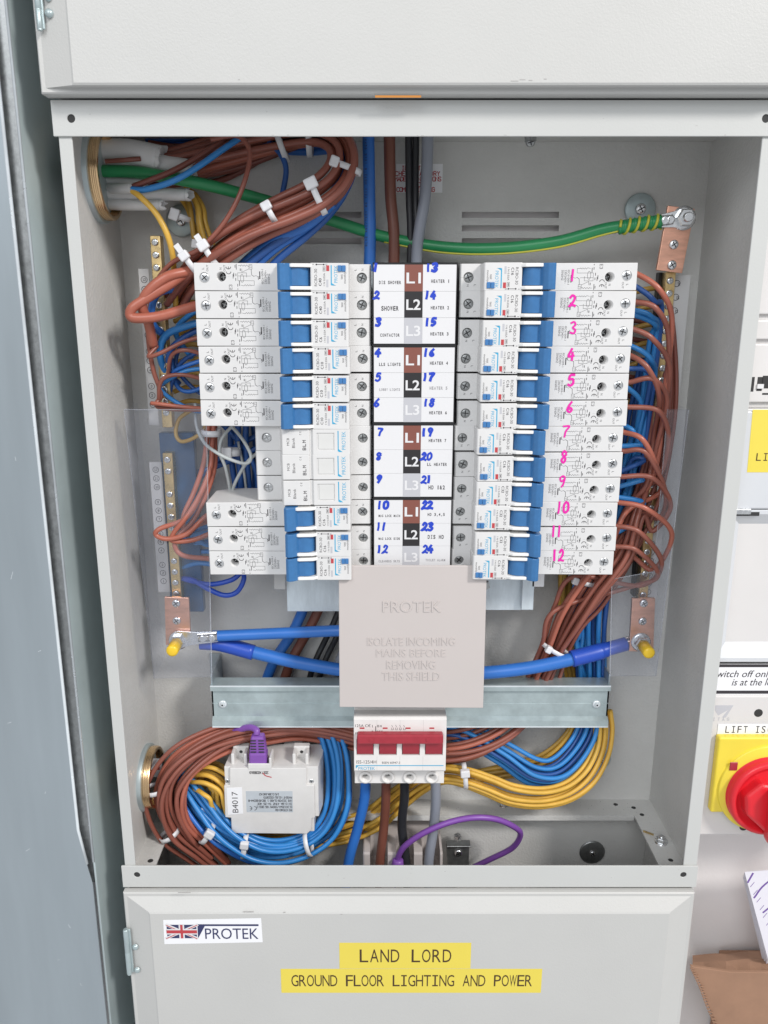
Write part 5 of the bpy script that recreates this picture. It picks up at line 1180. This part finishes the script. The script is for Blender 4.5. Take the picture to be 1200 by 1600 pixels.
for k in range(9):
    y = 455 + k * 22; wire('yellow_wire', [(272, y + 3, 92), (300, y - 5, 90), (345, y + 4, 92)], 1.8, 'w_yel2', 'dull yellow wire behind the left breakers', group='yellow wires behind the left tangle')
for k in range(7):
    y = 455 + k * 28; wire('yellow_wire', [(1038, y - 6, 90), (1005, y - 2, 92), (960, y + 12, 94)], 2.0, 'w_yel2', 'dull yellow wire behind the right breakers', group='yellow wires behind the right column')
for k in range(6):
    y = 470 + k * 30; wire('brown_wire', [(1030, y + 6, 94), (1000, y + 2, 96), (950, y - 8, 97)], 2.0, 'w_brown2', 'dark brown wire crossing behind the right breakers', group='brown wires behind the right column')
wire('yellow_wire', [(300, 640, 76), (280, 655, 74), (275, 678, 70), (285, 690, 68), (310, 680, 68), (325, 660, 74)], 1.5, 'w_yel2', 'pale yellow wire loop under clear plastic at the left', )
# bundle dropping through the gap by the blanks
gp = bundle_paths([(332, 640, 74, 5), (330, 690, 70, 5.5), (328, 730, 66, 6), (312, 775, 60, 7), (292, 810, 54, 8)], 4, 51, flat=.6, twist=.7)
tails_ = [[(272, 832, 48), (270, 845, 48), (300, 844, 48), (328, 834, 52)], [(250, 826, 46), (244, 836, 46), (262, 842, 46), (292, 834, 46), (320, 808, 50), (335, 800, 56)], [(276, 840, 50), (275, 858, 50), (290, 869, 50), (330, 873, 54)], [(290, 836, 52), (310, 820, 54), (335, 812, 60)]]
for k in range(4):
    p = cr(gp[k][::9] + [P(*v) for v in tails_[k]], 9)
    MB().tube(p, 1.9, 10).build('brown_wire', 'w_orange', label='brown wire from the gap by the blank modules to the lower left breakers', cat='wire', group='brown wires of the lower left breakers', loc=p[0])
for k, (p_, r_) in enumerate([([(345, 660, 84), (372, 690, 82), (398, 730, 82), (405, 790, 84)], 2.0), ([(350, 650, 84), (380, 700, 86), (390, 760, 86)], 2.0), ([(372, 655, 80), (372, 700, 80), (378, 770, 82)], 2.4), ([(385, 655, 80), (384, 700, 80), (390, 770, 82)], 2.4), ([(420, 690, 84), (370, 715, 84), (320, 735, 84), (270, 745, 84)], 2.2), ([(420, 672, 86), (365, 700, 86), (310, 748, 86)], 2.2), ([(400, 655, 86), (415, 700, 88), (412, 780, 88)], 2.4), ([(360, 655, 88), (362, 720, 88), (372, 780, 88)], 2.4), ([(395, 650, 90), (400, 710, 92), (396, 790, 92)], 2.6)]):
    wire('blue_wire', p_, r_, 'w_blue2', 'dark blue wire in the gap left of the blank modules', group='dark blue wires in the gap')
wire('thin_grey_wire', [(305, 630, 66), (307, 665, 62), (318, 690, 56), (335, 705, 50), (360, 718, 48), (385, 724, 48), (392, 712, 50), (378, 685, 56), (352, 655, 66)], 1.25, 'w_thin', 'thin pale grey wire looping in front of the gap left of the blanks')
wire('thin_grey_wire', [(378, 652, 66), (350, 680, 60), (343, 705, 58), (352, 730, 60), (359, 765, 66), (358, 790, 70)], 1.25, 'w_thin', 'thin pale grey wire crossing down to the lower breakers, left one')
wire('thin_grey_wire', [(410, 702, 66), (388, 720, 62), (372, 745, 62), (363, 768, 66), (362, 790, 70)], 1.25, 'w_thin', 'thin pale grey wire crossing down to the lower breakers, from the right')
wire('thin_grey_wire', [(372, 690, 76), (380, 730, 76), (386, 775, 78)], 1.0, 'w_thin', 'thin pale grey wire straight down at the back of the gap')
for k, p_ in enumerate([[(330, 822, 74), (300, 830, 74), (285, 845, 74)], [(332, 830, 68), (300, 838, 68), (320, 850, 70), (332, 852, 72)], [(345, 842, 76), (300, 850, 78), (270, 850, 80)], [(345, 885, 76), (310, 880, 76), (275, 890, 78)], [(350, 862, 78), (300, 862, 80), (280, 870, 80)]]):
    wire('blue_wire', p_, 1.9, 'w_blue', 'light blue wire behind the lower left breakers outputs', group='blue wires at the lower left breakers')
wire('blue_wire', [(385, 880, 74), (377, 893, 68), (362, 906, 66), (330, 913, 66), (300, 908, 70), (270, 900, 76)], 2.0, 'w_royal', 'royal blue wire loop hanging under the lower left breakers, upper strand')
wire('blue_wire', [(378, 885, 70), (381, 905, 64), (370, 925, 62), (350, 930, 62), (325, 920, 64), (300, 906, 70), (275, 903, 76)], 2.0, 'w_royal', 'royal blue wire loop hanging under the lower left breakers, lower strand')
# ================================================================== cable ties
tie(496, 308, 48, 25, 11.5, 9.5, 'white cable tie with big square head on the brown loop, middle one', w=4.2, hs=1.35)
tie(540, 262, 56, 70, 10.5, 8, 'white cable tie round the brown loop at its right bend', w=4.0, hs=1.1)
tie(424, 334, 47, 28, 6.5, 8.5, 'white cable tie with square head left on the brown loop', w=4, hs=1.1)
tie(440, 228, 80, 20, 11, 9, 'white cable tie on the shaded bundle under the top lip, left one', w=4)
tie(484, 222, 78, 0, 9, 9, 'white cable tie on the shaded bundle under the top lip, right one', w=4)
tie(330, 398, 50, 32, 9, 9, 'white cable tie just above the first left breaker', w=4, hs=1.2, tail=8)
tie(300, 412, 52, 35, 8, 8, 'white cable tie with long tail left of the first left breaker', w=4, hs=1.1, tail=9)
tie(285, 340, 84, 70, 6, 6, 'white cable tie round the small yellow bundle at top left', w=4, hs=1.3)
tie(318, 384, 82, 80, 6, 6, 'frosted tie lower on the small yellow bundle at top left', w=4)
tie(868, 1014, 65, 62, 12, 9.5, 'white cable tie round the brown bundle below the right column', w=3.4, hs=.9)
tie(908, 906, 66, 72, 9.5, 8, 'white cable tie round the bright blue wires below the right column', w=3.4, hs=.9)
tie(726, 1212, 66, 5, 10.5, 8, 'white upright cable tie round the yellow wires right of the main switch', w=3.8, hs=1.2)
tie(240, 1234, 46, 95, 7.5, 7, 'white cable tie on two brown wires beside the lower bush', head=False, w=3.6)
tie(265, 1303, 47, 118, 8, 8, 'white cable tie on the brown coil near the floor', head=False, w=3.6)
tie(324, 1302, 46, -35, 9, 8, 'white cable tie with square head on the blue coil at left', w=4, hs=1.2)
tie(383, 1322, 46, -8, 10, 8, 'white cable tie on the blue coil directly under the meter', w=4, hs=1.1)
tie(482, 1318, 50, 15, 10, 9, 'white cable tie strap on the blue coil right of the meter', head=False, w=3.6)
tie(318, 1262, 60, -50, 5, 5, 'white cable tie between yellow and blue wires beside the meter', w=4, hs=1.1)
tie(330, 676, 66, 88, 7, 6.5, 'pale tie round the brown wires in the gap by the blanks', head=False, w=4.5)
tie(364, 706, 72, 88, 5, 5, 'frosted tie on dark blue wires in the gap by the blanks', w=5, hs=1.4)
# ================================================================== purple leads
pl1 = thing('network_lead', 'purple network lead plugged into the top of the meter', 'network cable', P(404, 1193, 50))
q = [P(404, 1192, 49), P(404, 1180, 49), P(403, 1170, 49.5), P(402, 1150, 50.5), P(401, 1143, 51)]
c0 = P(404, 1193, 49); 
m = MB(); z0 = c0.z; m.box(c0.x - 7.2, c0.x + 7.2, 45.5, 56, z0 - 4, z0 + 11, 1.8, 3); m.prism([(c0.x - 7, z0 + 10), (c0.x + 7, z0 + 10), (c0.x + 5.2, z0 + 25), (c0.x - 5.0, z0 + 25)], 46.5, 55, 'y', 1.6, 2); m.build('plug_boot', 'purple', pl1)
m = MB()
for k in range(5):
    z = z0 + 11.5 + k * 2.5
    for s in (-1, 1): m.box(c0.x + s * 3.2 - 2.3, c0.x + s * 3.2 + 2.3, 45.9, 46.7, z, z + .9, .2)
m.build('boot_slot', 'hole', pl1)
m = MB(); m.tube(cr([P(401, 1148, 51), P(400, 1140, 53), P(385, 1137, 58), P(350, 1150, 68), P(315, 1178, 78), P(300, 1210, 86)], 8), 2.6, 12); m.build('lead', 'purple', pl1)
wire('purple_cable', [(616, 1400, 60), (622, 1340, 54), (645, 1312, 50), (690, 1289, 48), (735, 1278, 50), (775, 1280, 54), (805, 1293, 60), (813, 1305, 66), (800, 1325, 74), (765, 1343, 84), (740, 1355, 92)], 2.5, 'purple', 'purple cable arching across the floor opening', 'cable')
m = MB(); q = P(621, 1342, 54); m.lathe(q + Vector((0, 0, -9)), (.05, 0, 1), [(6, 0), (5, 4), (4.6, 8), (3.2, 9)], 20); m.build('strain_relief', 'purple', label='purple strain relief at the lower end of the arching purple cable', cat='plug', loc=q)
# ================================================================== items in the floor opening
gl = thing('cable_block', 'beige plastic block with three dark cable slots in the floor opening', 'cable block', P(630, 1380, 50))
za = P(600, 1302, 66).z - 4; m = MB(); xa_, xb_ = P(567, 1340, 56).x, P(692, 1340, 56).x
m.box(xa_, xb_, 56, 104, za - 70, za - 8, 1.5, 2); bd = m.build('block', 'beige', gl)
c = MB()
for px in (592, 633, 674): 
    x = P(px, 1340, 56).x; c.box(x - 7.5, x + 7.5, 50, 84, za - 34, za, 3)
cut(bd, c)
cp = thing('clip_bracket', 'small dark steel clip with a screw on the lower compartment wall', 'clip', P(715, 1345, 94))
a = P(697, 1314, 96); b = P(733, 1350, 96); m = MB(); m.prism([(P(x, y, 96).x, P(x, y, 96).z) for x, y in ((696, 1315), (733, 1315), (732, 1380), (700, 1380))], 94, 97, 'y', .5); m.box(a.x, b.x, 88, 97, a.z - .8, a.z + .4, .3); m.build('plate', 'dsteel', cp)
m = MB(); screw(m, P(716, 1333, 93), 3.4, slot=.4, dep=1.2); m.lathe(P(715, 1308, 94), (0, 0, 1), [(3.4, -2), (3.4, 2), (2, 3)], 6, smooth=False); m.build('clip_screw', ['steel', 'black'], cp)
for px, py, lb in ((285, 1325, 'x'),): pass
